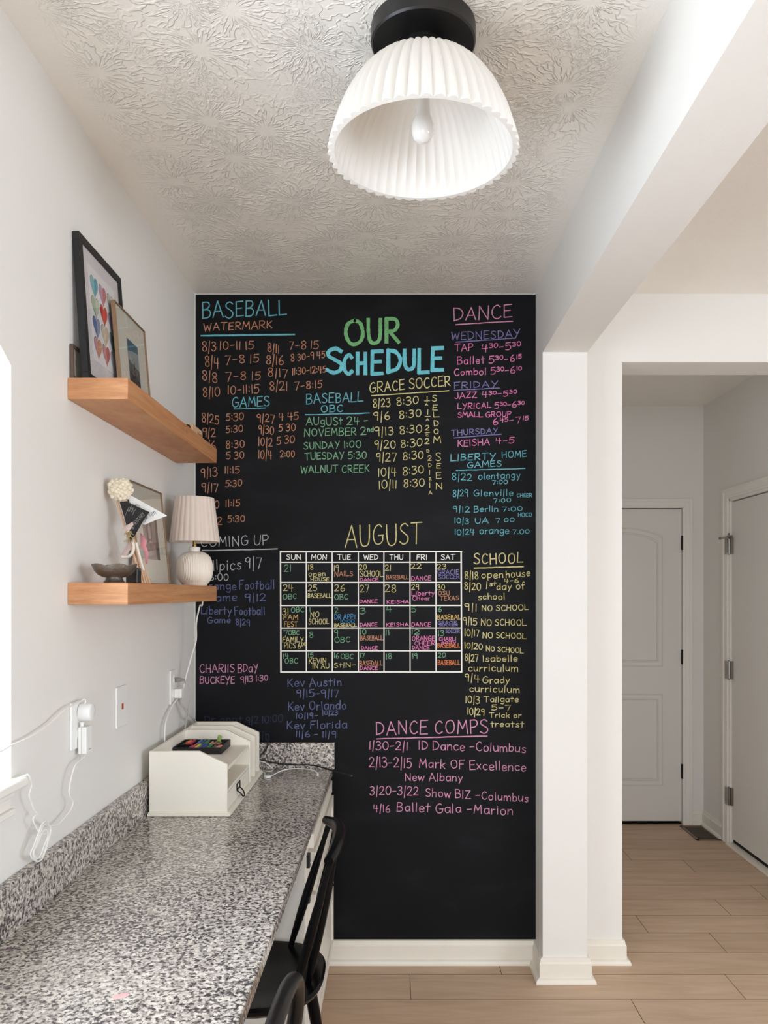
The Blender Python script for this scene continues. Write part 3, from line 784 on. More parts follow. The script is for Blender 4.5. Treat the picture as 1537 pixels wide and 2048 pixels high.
# bundle of school pennants leaning against the wall
PN = 2.26
t = thing('pennant_bundle', 'bundle of stick pennants with pom-pom and pink ribbon leaning on the wall', 'pennants', P(290, 1166, PN))
def stick(a, b, y0=PN, y1=PN):
    MB().tube([P(a[0], a[1], y0), P(b[0], b[1], y1)], 0.0032, 8).build('stick', stick_wood, t)
pd = 1163.5
def foot(px, Y): 
    p = P(px, 0, Y); return Vector((p.x, Y, SL))
def stick3(px, Y0, b, Y1):
    MB().tube([foot(px, Y0), P(b[0], b[1], Y1)], 0.0036, 8).build('stick', stick_wood, t)
stick3(285, 2.245, (234, 1000), 2.245); stick3(290, 2.262, (252, 1020), 2.265); stick3(295, 2.28, (262, 1060), 2.28); stick3(300, 2.297, (266, 1075), 2.295)
chalk_black = mat('pennant_black', (28, 27, 29), 0.75); chalk_white = mat('pennant_white', (226, 226, 224), 0.7)
def Z4(x, y): return (200 + x / 8.533, 940 + y / 8.533)
def flag(pts, Y, th, name, m, parent, bow=0.0):
    q = MB(); n = len(pts)
    vs = [P(*Z4(*p), Y) for p in pts] + [P(*Z4(*p), Y + th) for p in pts]
    q.add(vs, [tuple(range(n)), tuple(range(n, 2 * n))[::-1]] + [(i, n + i, n + (i + 1) % n, (i + 1) % n) for i in range(n)])
    return q.build(name, m, parent, smooth=0)
fb = flag([(335, 545), (450, 530), (640, 625), (845, 718), (760, 830), (660, 1010), (530, 1230), (500, 1130), (455, 960), (400, 760)], 2.232, 0.0015, 'black_flag', chalk_black, t)
fw_ = flag([(470, 430), (540, 440), (800, 585), (1150, 780), (960, 850), (770, 935), (640, 900), (560, 700)], 2.250, 0.0015, 'white_flag', chalk_white, t)
q = MB()
for i in range(105):
    z = 1 - 2 * (i + .5) / 105; a = i * 2.39996; r = math.sqrt(1 - z * z)
    c = P(240.5, 979, PN - 0.018); jr = random.uniform(0.84, 1.12)
    n_ = Vector((r * math.cos(a), r * math.sin(a), z))
    q.ball(c + n_ * 0.0275 * jr, (0.0062 + 0.0024 * random.random(), 0.0066, 0.0058 + 0.0026 * random.random()), 8, 6)
q.ball(P(240.5, 979, PN - 0.018), 0.026, 12, 8)
q.build('pom_pom', mat('cream_yarn', (236, 226, 204), 0.9, noise=0.08, nscale=300, bump=0.5, bscale=500), t)
yarn = mat('white_yarn', (240, 234, 224), 0.9, noise=0.08, nscale=400, bump=0.6, bscale=600)
q = MB(); q.tube(smooth_pts([P(*Z4(*p), 2.238) for p in ((545, 1190), (575, 1300), (560, 1400), (500, 1470), (420, 1490), (370, 1480))]), 0.0042, 8); q.tube(smooth_pts([P(*Z4(*p), 2.24) for p in ((620, 1240), (660, 1400), (700, 1560), (745, 1720))]), 0.0036, 8); q.build('yarn_tail', yarn, t)
pink = mat('pink_ribbon', (236, 160, 172), 0.5)
q = MB()
def band(L, R, Y0, Y1):
    n = len(L); vs = []
    for i in range(n):
        Y = Y0 + (Y1 - Y0) * i / (n - 1) + 0.004 * math.sin(i * 1.3)
        vs += [P(*Z4(*L[i]), Y), P(*Z4(*R[i]), Y - 0.006), P(*Z4(*R[i]), Y - 0.005), P(*Z4(*L[i]), Y + 0.001)]
    fs = []
    for i in range(n - 1):
        for k in range(4): fs.append((4*i + k, 4*i + (k+1) % 4, 4*(i+1) + (k+1) % 4, 4*(i+1) + k))
    fs += [(0, 1, 2, 3), (4*n-1, 4*n-2, 4*n-3, 4*n-4)]
    q.add(vs, fs)
band([(600, 1110), (690, 1080), (690, 1300), (760, 1400), (770, 1500), (780, 1600)], [(700, 1075), (800, 1200), (790, 1300), (830, 1420), (815, 1520), (810, 1610)], 2.236, 2.25)
q.build('ribbon', pink, t, smooth=80)
tulle = mat('pale_pink_tulle', (222, 200, 196), 0.9)
for bands in ([([(360, 1015), (430, 950), (560, 880)], [(480, 1060), (520, 1010), (570, 940)], 2.228, 2.23)], [([(490, 1250), (430, 1330), (350, 1450)], [(540, 1260), (520, 1360), (440, 1480)], 2.246, 2.246)], [([(560, 1480), (545, 1560), (540, 1620)], [(660, 1500), (660, 1570), (650, 1630)], 2.29, 2.29)]):
    q = MB(); band(*bands[0]); q.build('tulle_strip', tulle, t, smooth=80)
q = MB(); rt = random.Random(11)
for i in range(26):
    c = P(*Z4(rt.uniform(440, 560), rt.uniform(1050, 1210)), 2.226); d = Vector((rt.uniform(-1, 1), rt.uniform(-.6, .2), rt.uniform(-1, 1))).normalized() * 0.007
    q.tube([c - d, c + d], 0.0012, 5)
q.build('tinsel_bow', mat('gold_tinsel', (196, 180, 140), 0.35, metal=0.7), t)

# table lamp
LMY = 2.83; lmx = (389.5 - VX) * LMY / F; sc = F / LMY
lp = thing('table_lamp', 'cream ribbed ceramic table lamp with pleated shade on the lower shelf', 'lamp', (lmx, LMY, SL))
q = MB(); NRb = 62
def ribs(t_, k): return 1 + (0.012 * (math.cos(NRb * t_)) if 4 <= k <= 12 else 0)
bp_ = [(0.0, 0.0), (0.043, 0.0), (0.0445, 0.003), (0.0445, 0.006), (0.052, 0.014), (0.0592, 0.026), (0.0625, 0.040), (0.0635, 0.056), (0.063, 0.072), (0.0605, 0.088), (0.055, 0.102), (0.045, 0.113), (0.032, 0.120), (0.020, 0.1225), (0.0, 0.1225)]
q.lathe(bp_, (lmx, LMY, SL), NRb * 6, mod=ribs, capb=False, capt=False); q.build('lamp_base', ceramic, lp, smooth=50)
q = MB(); q.lathe([(0.0195, 0.1215), (0.0195, 0.130), (0.0205, 0.132), (0.0205, 0.1365), (0.018, 0.1385), (0, 0.1385)], (lmx, LMY, SL), 32, capt=False); q.build('lamp_neck', ceramic_white, lp)
q = MB(); q.lathe([(0.0082, 0.1385), (0.0082, 0.146), (0.0065, 0.147), (0.0065, 0.185)], (lmx, LMY, SL), 20); q.lathe([(0.014, 0.185), (0.014, 0.23), (0.008, 0.235)], (lmx, LMY, SL), 20); q.build('stem', brass, lp)
q = MB(); NP = 26
zb_, zt_ = E - (1084 - VY) / sc, E - (996 - VY) / sc
sp = [(0.0875, zb_), (0.0825, zb_ + (zt_ - zb_) * .25), (0.0775, zb_ + (zt_ - zb_) * .5), (0.0725, zb_ + (zt_ - zb_) * .75), (0.0675, zt_), (0.0655, zt_), (0.0705, zb_ + (zt_ - zb_) * .75), (0.0755, zb_ + (zt_ - zb_) * .5), (0.0805, zb_ + (zt_ - zb_) * .25), (0.0855, zb_)]
q.lathe(sp + [sp[0]], (lmx, LMY, 0), NP * 12, mod=lambda t_, k: 1 + 0.030 * (abs(math.cos(NP * t_ / 2)) - 0.6), capb=False, capt=False)
q.build('lamp_shade', lamp_fabric, lp, smooth=60)
q = MB(); zr = zt_ - 0.012
for a in range(3): q.tube([(lmx, LMY, zr), (lmx + 0.066 * math.cos(2.1 * a), LMY + 0.066 * math.sin(2.1 * a), zr)], 0.0014, 6)
q.build('shade_ring', brass, lp)
q = MB(); q.tube(smooth_pts([(lmx - 0.02, LMY + 0.058, SL + 0.008), (-0.74, LMY + 0.10, SL + 0.004), (-0.735, 2.972, SL + 0.003), (-0.735, 2.984, SL - 0.01), (-0.737, 2.985, 1.47), P(400, 1212, 3.0), P(393, 1246, 3.0), P(392.5, 1280, 3.01), P(385.5, 1305, 3.0), P(373, 1350, 2.98), P(364, 1384, 2.96), P(345, 1412, 2.865), P(333, 1440, 2.775), P(329.5, 1466, 2.755), P(330, 1490, 2.752), P(331, 1510, 2.755)], 5), 0.0028, 8)
q.build('lamp_cord', white_cable, lp)

# ================================================================== things on the left wall
def wall_pt(px, py, X):           # point seen at (px, py) lying at distance X from the axis (near the left wall)
    return P(px, py, YatX(px, X))
def plate(name, label, cat, y0, y1, z0, z1, group):
    t = thing(name, label, cat, (WL, (y0 + y1) / 2, (z0 + z1) / 2), group)
    MB().box(WL + 0.0003, WL + 0.0075, y0, y1, z0, z1).build('plate', white_plastic, t, bevel=0.003, segs=3)
    return t
PZ0, PZ1 = 1.1135, 1.235
def receptacle(t, yc, zc):
    q = MB(); q.lathe([(0.017, WL + 0.007), (0.017, WL + 0.0085), (0.016, WL + 0.009)], (0, yc, zc), 24, 'x'); q.build('receptacle', white_plastic, t)
    q = MB()
    for dy in (-0.006, 0.006): q.box(WL + 0.0088, WL + 0.0094, yc + dy - 0.001, yc + dy + 0.001, zc, zc + 0.008)
    q.build('slot', dark_gap, t)
o1 = plate('electrical_outlet', 'white wall outlet with two chargers plugged in, next to the window', 'outlet', 1.995, 2.083, PZ0, PZ1, 'white wall plates above the desk')
o2 = plate('phone_jack_plate', 'white wall plate with a small orange jack between the two outlets', 'wall plate', 2.318, 2.408, PZ0, PZ1, 'white wall plates above the desk')
MB().box(WL + 0.0072, WL + 0.0082, 2.357, 2.371, 1.166, 1.1835).build('jack', mat('orange_jack', (176, 72, 44), 0.5), o2)
o3 = plate('electrical_outlet', 'white wall outlet next to the chalkboard, above the desk organizer', 'outlet', 2.868, 2.955, 1.107, 1.231, 'white wall plates above the desk')
receptacle(o1, 2.045, 1.198); receptacle(o1, 2.045, 1.150); receptacle(o3, 2.912, 1.195); receptacle(o3, 2.912, 1.143)

# round charger
t = thing('round_charger', 'round white charger plugged into the outlet next to the window', 'charger', (-0.81, 2.045, 1.20))
yc, zc = 2.047, 1.2045
q = MB(); q.lathe([(0.0225, WL + 0.0096), (0.0235, WL + 0.0106), (0.0235, WL + 0.036), (0.0215, WL + 0.0395), (0.016, WL + 0.041), (0.0, WL + 0.041)], (0, yc, zc), 40, 'x', capt=False); q.build('charger_body', white_plastic, t, smooth=50)
q = MB(); pts = [(-0.808, yc - 0.004, zc + 0.022), (-0.807, yc - 0.004, zc + 0.031), (-0.808, yc - 0.012, zc + 0.036), (-0.809, yc - 0.03, zc + 0.032)]
pts += [wall_pt(130, 1419, -0.811), wall_pt(100, 1447, -0.812), wall_pt(60, 1474, -0.812), wall_pt(22, 1491, -0.81), wall_pt(0, 1503, -0.806), wall_pt(-60, 1530, -0.80), wall_pt(-160, 1560, -0.79)]
q.tube(smooth_pts(pts, 6), 0.0021, 8); q.build('charger_cord', white_cable, t)
# box adapter with its bundled cord
t = thing('power_adapter', 'white box power adapter below the round charger, its cord in a coil', 'charger', (-0.80, 2.05, 1.13))
q = MB(); q.box(WL + 0.0098, -0.7985, 2.027, 2.066, 1.099, 1.1685); q.build('adapter_body', white_plastic, t, bevel=0.0025, segs=3)
q = MB(); q.box(-0.7987, -0.798, 2.042, 2.060, 1.108, 1.1095); q.build('adapter_slot', mat('grey_print', (120, 118, 116), 0.6), t)
q = MB(); q.box(-0.8115, -0.8105, 2.0262, 2.0272, 1.1, 1.1675); q.build('seam', mat('seam_grey', (196, 194, 190), 0.6), t)
q = MB(); q.lathe([(0.004, 1.1695), (0.004, 1.178), (0.006, 1.1785), (0.006, 1.1805)], (-0.812, 2.034, 0), 12); q.build('cable_clip', white_plastic, t)
c0 = Vector((-0.806, 2.05, 1.098))
pts = [c0] + [wall_pt(x, y, -0.806) for x, y in ((166, 1516), (151, 1530), (144, 1550), (138, 1580), (140, 1594), (146, 1604), (141, 1620), (125, 1640), (114, 1650), (100, 1652))]
pts += [wall_pt(x, y, -0.800) for x, y in ((92, 1643), (83, 1650), (76, 1668), (66, 1695), (61, 1708), (68, 1720), (80, 1712), (88, 1692), (96, 1672), (92, 1660), (84, 1666), (74, 1690), (67, 1704), (72, 1716), (84, 1712), (93, 1690), (99, 1672), (101, 1656), (95, 1648), (86, 1652), (79, 1668), (72, 1690), (66, 1708), (72, 1722), (82, 1720), (90, 1704), (95, 1680), (94, 1668), (84, 1668))]
pts += [wall_pt(x, y, -0.803) for x, y in ((76, 1662), (70, 1650), (66, 1640), (69, 1632), (75, 1629), (68, 1620), (63, 1606), (58, 1592), (60, 1582), (63, 1570))]
pts += [wall_pt(x, y, -0.797) for x, y in ((61, 1558), (56, 1549.5))]
pts += [(-0.806, 1.70, SZ + 0.005), (-0.82, 1.66, SZ + 0.003), (-0.845, 1.60, SZ + 0.003), (-0.86, 1.45, SZ + 0.003), (-0.87, 1.2, SZ + 0.003)]
q = MB(); q.tube(smooth_pts(pts, 5), 0.0019, 8); q.build('adapter_cord', white_cable, t)
# plugs in the far outlet
t = thing('lamp_plug', 'grey two-prong plug in the top socket of the outlet next to the chalkboard', 'plug', (-0.81, 2.92, 1.195))
q = MB(); q.tube([(WL + 0.0096, 2.915, 1.193), (-0.806, 2.93, 1.192), (-0.795, 2.945, 1.190)], [0.009, 0.008, 0.0035], 10)
q.build('plug_body', mat('grey_plug', (150, 146, 138), 0.5), t)
q = MB(); q.tube(smooth_pts([(-0.795, 2.945, 1.190), P(371, 1365, 2.97), P(380, 1372, 2.98), P(382.5, 1388, 2.985), P(378, 1412, 2.985), P(373, 1440, 2.99), P(369.5, 1465, 2.99), P(368.5, 1490, 2.995)], 5), 0.0024, 8); q.build('plug_cord', grey_cable, t)
t = thing('charger_plug', 'white charger in the lower socket of the outlet next to the chalkboard', 'charger', (-0.81, 2.92, 1.14))
q = MB(); q.box(WL + 0.0096, -0.792, 2.898, 2.93, 1.127, 1.162); q.build('charger_body', white_plastic, t, bevel=0.004, segs=3)
q = MB(); q.tube(smooth_pts([(-0.802, 2.915, 1.126), P(359, 1403, 2.94), P(372, 1420, 2.965), P(385, 1436, 3.0), P(392, 1444, 3.15), P(395, 1452, 3.17), P(396, 1470, 3.175)], 5), 0.0042, 8); q.build('charger_cord', mat('braided_cord', (178, 174, 166), 0.6, noise=0.35, nscale=260), t)

# ================================================================== desk
CT, CF = 0.795, -0.265
BSY = D - 0.021
q = MB(); q.box(WL + 0.0005, CF, 0.25, D - 0.0015, CT - 0.031, CT)
one(q, 'countertop', granite, 'speckled grey granite desktop running below the two pine shelves', 'countertop', bevel=0.004, segs=3)
q = MB(); q.box(WL + 0.0003, WL + 0.021, 0.25, BSY - 0.0005, CT + 0.0003, 0.905)
one(q, 'backsplash', granite, 'long granite backsplash strip below the three white wall plates', 'backsplash', 'granite backsplash strips', bevel=0.002)
q = MB(); q.box(WL + 0.0003, -0.2565, BSY, D - 0.0015, CT + 0.0003, 0.903)
one(q, 'backsplash', granite, 'short granite backsplash strip against the chalkboard', 'backsplash', 'granite backsplash strips', bevel=0.002)
# spots on the granite
one(MB().lathe([(0.012, CT + 0.0002), (0.010, CT + 0.0008), (0, CT + 0.0008)], (P(242, 1992, F * (E - CT) / (1992 - VY)).x, F * (E - CT) / (1992 - VY), 0), 14, mod=lambda t_, k: 1 + .25 * math.sin(2 * t_ + 0.4), capt=False), 'chalk_smear', mat('pink_smear', (226, 178, 178), 0.9), 'pink chalk smear on the near end of the granite desktop', 'smear')

Yp = F * (E - CT) / (1897 - VY)
one(MB().lathe([(0.005, CT + 0.0002), (0.004, CT + 0.0007), (0, CT + 0.0007)], (P(18, 1897, Yp).x, Yp, 0), 10, mod=lambda t_, k: 1 + .5 * math.sin(2 * t_), capt=False), 'chalk_smear', mat('purple_smear', (112, 70, 110), 0.9), 'tiny purple chalk mark on the granite desktop close to the long backsplash', 'smear')
# drawer cabinet under the far end
CFX = -0.2816; cy0 = 2.405
cb = thing('desk_cabinet', 'cream drawer cabinet under the far end of the granite desktop', 'cabinet', (-0.55, 2.8, 0))
q = MB(); q.box(WL + 0.035, CFX, cy0, D - 0.035, 0.09, CT - 0.0315); q.box(WL + 0.035, CFX - 0.06, cy0 + 0.01, D - 0.035, 0.0, 0.09); q.build('body', cabinet_paint, cb, bevel=0.001)
for z0, z1 in ((0.712, 0.758), (0.578, 0.700), (0.345, 0.566), (0.105, 0.333)):
    q = MB(); q.box(CFX, CFX + 0.019, cy0 + 0.075, D - 0.05, z0, z1)
    if z1 - z0 > 0.08:
        for a in ((cy0 + 0.075, cy0 + 0.125, z0, z1), (D - 0.10, D - 0.05, z0, z1), (cy0 + 0.125, D - 0.10, z0, z0 + 0.03), (cy0 + 0.125, D - 0.10, z1 - 0.03, z1)):
            q.box(CFX + 0.019, CFX + 0.025, *a)
    dr_ = q.build('drawer', cabinet_paint, cb, bevel=0.0015)
    zm = (z0 + z1) / 2
    if z1 - z0 > 0.08:
        pass
for za, zb in ((0.66, 0.70), (0.55, 0.575)):
    q = MB(); q.box(CFX, CFX + 0.010, cy0 + 0.045, cy0 + 0.072, za, zb); q.build('latch', black_iron, cb)
q = MB(); q.lathe([(0.005, 0), (0.006, 0.004)], (CFX + 0.012, cy0 + 0.06, 0.672), 10); q.build('latch_button', white_plastic, cb)
# ================================================================== desk organizer
og = thing('desk_organizer', 'cream wooden letter organizer with drawer on the granite desktop', 'organizer', (-0.67, 2.84, CT))
OT = CT + 0.0008
q = MB(); q.box(-0.8035, -0.536, 2.533, 3.150, OT, OT + 0.0085); q.box(-0.802, -0.5395, 2.5365, 3.1475, OT + 0.0085, OT + 0.013); q.build('base', organizer_paint, og, bevel=0.002, segs=2)
b0 = OT + 0.013
sidep = [(-0.799, b0), (-0.799, 1.004), (-0.638, 1.004), (-0.548, 0.9615), (-0.548, b0)]
MB().prism(sidep, 2.543, 2.5545, 'y').build('side_panel', organizer_paint, og, bevel=0.0012)
for y in (2.9415, 3.0385, 3.1270):
    MB().prism(sidep, y, y + 0.0115, 'y').build('divider', organizer_paint, og, bevel=0.0012)
MB().box(-0.799, -0.789, 2.5545, 3.1270, b0, 1.003).build('back_panel', organizer_paint, og, bevel=0.001)
MB().box(-0.789, -0.5515, 2.5545, 2.9415, 0.936, 0.9485).build('tray', organizer_paint, og, bevel=0.001)
MB().box(-0.789, -0.5515, 2.5545, 2.9415, 0.866, 0.8755).build('shelf', organizer_paint, og, bevel=0.001)
q = MB(); q.box(-0.786, -0.5505, 2.558, 2.938, b0 + 0.0015, 0.864); dw = q.build('drawer', organizer_paint, og, bevel=0.0012)
q = MB(); yh0, yh1 = 2.702, 2.758
for a in ((yh0, yh1, 0.857, 0.861), (yh0, yh1, 0.838, 0.842), (yh0, yh0 + 0.005, 0.838, 0.861), (yh1 - 0.005, yh1, 0.838, 0.861)): q.box(-0.5505, -0.5475, *a)
q.tube(smooth_pts([(-0.549, yh0 + 0.004, 0.838), (-0.538, yh0 + 0.006, 0.828), (-0.531, yh0 + 0.014, 0.816), (-0.529, (yh0 + yh1) / 2, 0.813), (-0.531, yh1 - 0.014, 0.816), (-0.538, yh1 - 0.006, 0.828), (-0.549, yh1 - 0.004, 0.838)], 5), 0.0024, 8)
q.build('label_pull', black_iron, dw)

# tray of chalk pastels
TB = 0.9490
bx0, bx1, by0, by1 = -0.786, -0.617, 2.766, 2.922
t = thing('pastel_tray', 'black open tray of chalk pastels on top of the cream organizer', 'tray', ((bx0 + bx1) / 2, 2.844, TB))
black_card = mat('black_card', (20, 19, 21), 0.55)
q = MB(); q.box(bx0, bx1, by0, by1, TB, TB + 0.004); q.box(bx0, bx1, by0, by0 + 0.003, TB + 0.004, TB + 0.0235); q.box(bx0, bx1, by1 - 0.003, by1, TB + 0.004, TB + 0.0235)
q.box(bx0, bx0 + 0.003, by0 + 0.003, by1 - 0.003, TB + 0.004, TB + 0.0235); q.box(bx1 - 0.003, bx1, by0 + 0.003, by1 - 0.003, TB + 0.004, TB + 0.0235); q.build('tray_box', black_card, t)
q = MB(); q.box(bx0 + 0.003, bx1 - 0.003, 2.8425, 2.8455, TB + 0.004, TB + 0.019)
for k in range(1, 12): q.box(bx0 + 0.003 + 0.01358 * k - 0.0007, bx0 + 0.003 + 0.01358 * k + 0.0007, by0 + 0.003, by1 - 0.003, TB + 0.004, TB + 0.0125)
q.build('divider_insert', mat('dark_foam', (30, 28, 30), 0.85), t)
cols = {'red': (196, 78, 84), 'magenta': (210, 84, 128), 'yellow': (232, 206, 84), 'blue': (62, 112, 164), 'indigo': (74, 84, 150), 'green': (72, 146, 98), 'grey': (146, 136, 126), 'tan': (176, 160, 144), 'brown': (124, 106, 94), 'peach': (222, 168, 142), 'rose': (192, 136, 126), 'mauve': (190, 160, 150), 'orange': (224, 116, 74), 'slate': (92, 98, 106), 'crimson': (186, 66, 92), 'sky': (76, 134, 176), 'violet': (90, 92, 158), 'emerald': (64, 132, 88), 'black': (36, 34, 36), 'charcoal': (54, 50, 52), 'lime': (138, 166, 88), 'salmon': (226, 130, 110)}
def pastel(col, k, row, lift=0.0, short=1.0, label=None):
    x = bx0 + 0.003 + 0.01358 * (k + 0.5)
    ya, yb = (2.7705, 2.8405) if row == 0 else (2.8475, 2.9175)
    yb = ya + (yb - ya) * short
    z = TB + 0.0042 + 0.0062 + lift
    q = MB(); q.tube([(x, ya, z), (x, ya + 0.001, z), (x, yb - 0.001, z), (x, yb, z)], [0.0050, 0.0058, 0.0058, 0.0050], 8)
    one(q, 'pastel_stick', mat('pastel_' + col, cols[col], 0.9, noise=0.06, nscale=200), label or ('%s chalk pastel stick in the %s row of the black tray' % (col, 'near' if row == 0 else 'far')), 'pastel', 'chalk pastels in the black tray')
for k, c in ((3, 'red'), (4, 'magenta'), (5, 'yellow'), (6, 'blue'), (7, 'indigo'), (8, 'green'), (9, 'brown'), (10, 'tan'), (11, 'grey')): pastel(c, k, 0, 0.008 if c in ('magenta', 'yellow', 'blue', 'indigo', 'green') else 0.003)
for k, c in ((0, 'slate'), (2, 'crimson'), (4, 'sky'), (5, 'violet'), (6, 'emerald'), (7, 'peach'), (8, 'rose'), (9, 'mauve'), (10, 'black'), (11, 'charcoal')): pastel(c, k, 1, 0.008 if c in ('sky', 'violet', 'emerald', 'crimson') else 0.002)
q = MB(); q.tube([(-0.762, 2.862, TB + 0.019), (-0.752, 2.886, TB + 0.021)], 0.0078, 10); one(q, 'pastel_stick', mat('pastel_orange', cols['orange'], 0.9), 'stubby orange chalk pastel lying loose across the slate stick in the black tray', 'pastel', 'chalk pastels in the black tray', bevel=0.002)
q = MB(); q.tube([(-0.652, 2.880, TB + 0.0215), (-0.650, 2.895, TB + 0.042)], 0.0072, 10); one(q, 'pastel_stick', mat('pastel_lime', cols['lime'], 0.9), 'lime green chalk pastel standing on end above the black tray', 'pastel', 'chalk pastels in the black tray', bevel=0.002)
q = MB(); q.tube([(-0.629, 2.772, TB + 0.021), (-0.624, 2.80, TB + 0.022)], 0.0056, 10); one(q, 'pastel_stick', mat('pastel_salmon', cols['salmon'], 0.9), 'short salmon pink chalk pastel lying on top of the grey stick in the black tray', 'pastel', 'chalk pastels in the black tray', bevel=0.0015)

# loose cords behind the organizer
cz = CT + 0.0025
def on_top(px, py): 
    Y = F * (E - cz) / (py - VY); return P(px, py, Y)
q = MB(); q.tube(smooth_pts([P(508, 1525, 3.18), P(522, 1519, 3.19), P(548, 1526, 3.20), P(590, 1529.5, 3.195), P(620, 1530, 3.17), P(645, 1535, 3.13), P(668, 1542, 3.10), P(690, 1547, 3.07), P(697, 1549, 3.06)], 6), 0.0028, 8)
t = thing('black_cable', 'black cable reaching over the desk corner in front of the chalkboard', 'cable', on_top(600, 1545))
q.build('cord', black_cable, t)
q = MB(); q.tube([P(697, 1549, 3.06), P(703, 1551, 3.055)], 0.0050, 10); q.build('connector', black_cable, t)
q = MB(); q.tube([P(703, 1551, 3.055), P(706, 1551.7, 3.053)], 0.0034, 10); q.build('connector_tip', chrome, t)
q = MB(); q.tube(smooth_pts([P(531, 1470, D - 0.004), P(536, 1486, BSY - 0.004), P(533, 1498, BSY - 0.005), P(526, 1507, BSY - 0.006), P(516, 1513, BSY - 0.01)], 5), 0.0032, 8); one(q, 'cable', black_cable, 'short black cable curling over the backsplash behind the organizer', 'cable')
t = thing('watch_charger', 'white disc charger with white cord on the granite desktop', 'charger', on_top(536, 1553))
cc = on_top(536, 1554); q = MB(); q.lathe([(0.0135, CT + 0.0006), (0.0145, CT + 0.002), (0.0145, CT + 0.008), (0.0130, CT + 0.0095), (0.0, CT + 0.0095)], (cc.x, cc.y, 0), 32, capt=False); q.build('disc', white_plastic, t)
q = MB(); q.tube(smooth_pts([(cc.x - 0.013, cc.y, CT + 0.004), on_top(530, 1547), on_top(525, 1543), on_top(520, 1540), P(516, 1524, 3.185), P(530, 1525, 3.18), P(545, 1536, 3.18), on_top(545, 1541.5), on_top(535, 1542.5), on_top(524, 1540), on_top(514, 1538)], 5), 0.0021, 8)
q.tube(smooth_pts([(cc.x + 0.012, cc.y, CT + 0.005), P(560, 1543, 3.13), P(580, 1538, 3.16), P(605, 1537.5, 3.15), P(625, 1540, 3.12), P(634, 1544.5, 3.10), P(636, 1548, 3.08)], 5), 0.0021, 8); q.build('cord', white_cable, t)
q = MB(); e = P(636, 1549.5, 3.07); q.box(e.x - 0.0035, e.x + 0.0035, e.y - 0.006, e.y + 0.006, max(e.z - 0.003, CT + 0.001), e.z + 0.005); q.build('connector', white_plastic, t, bevel=0.001)

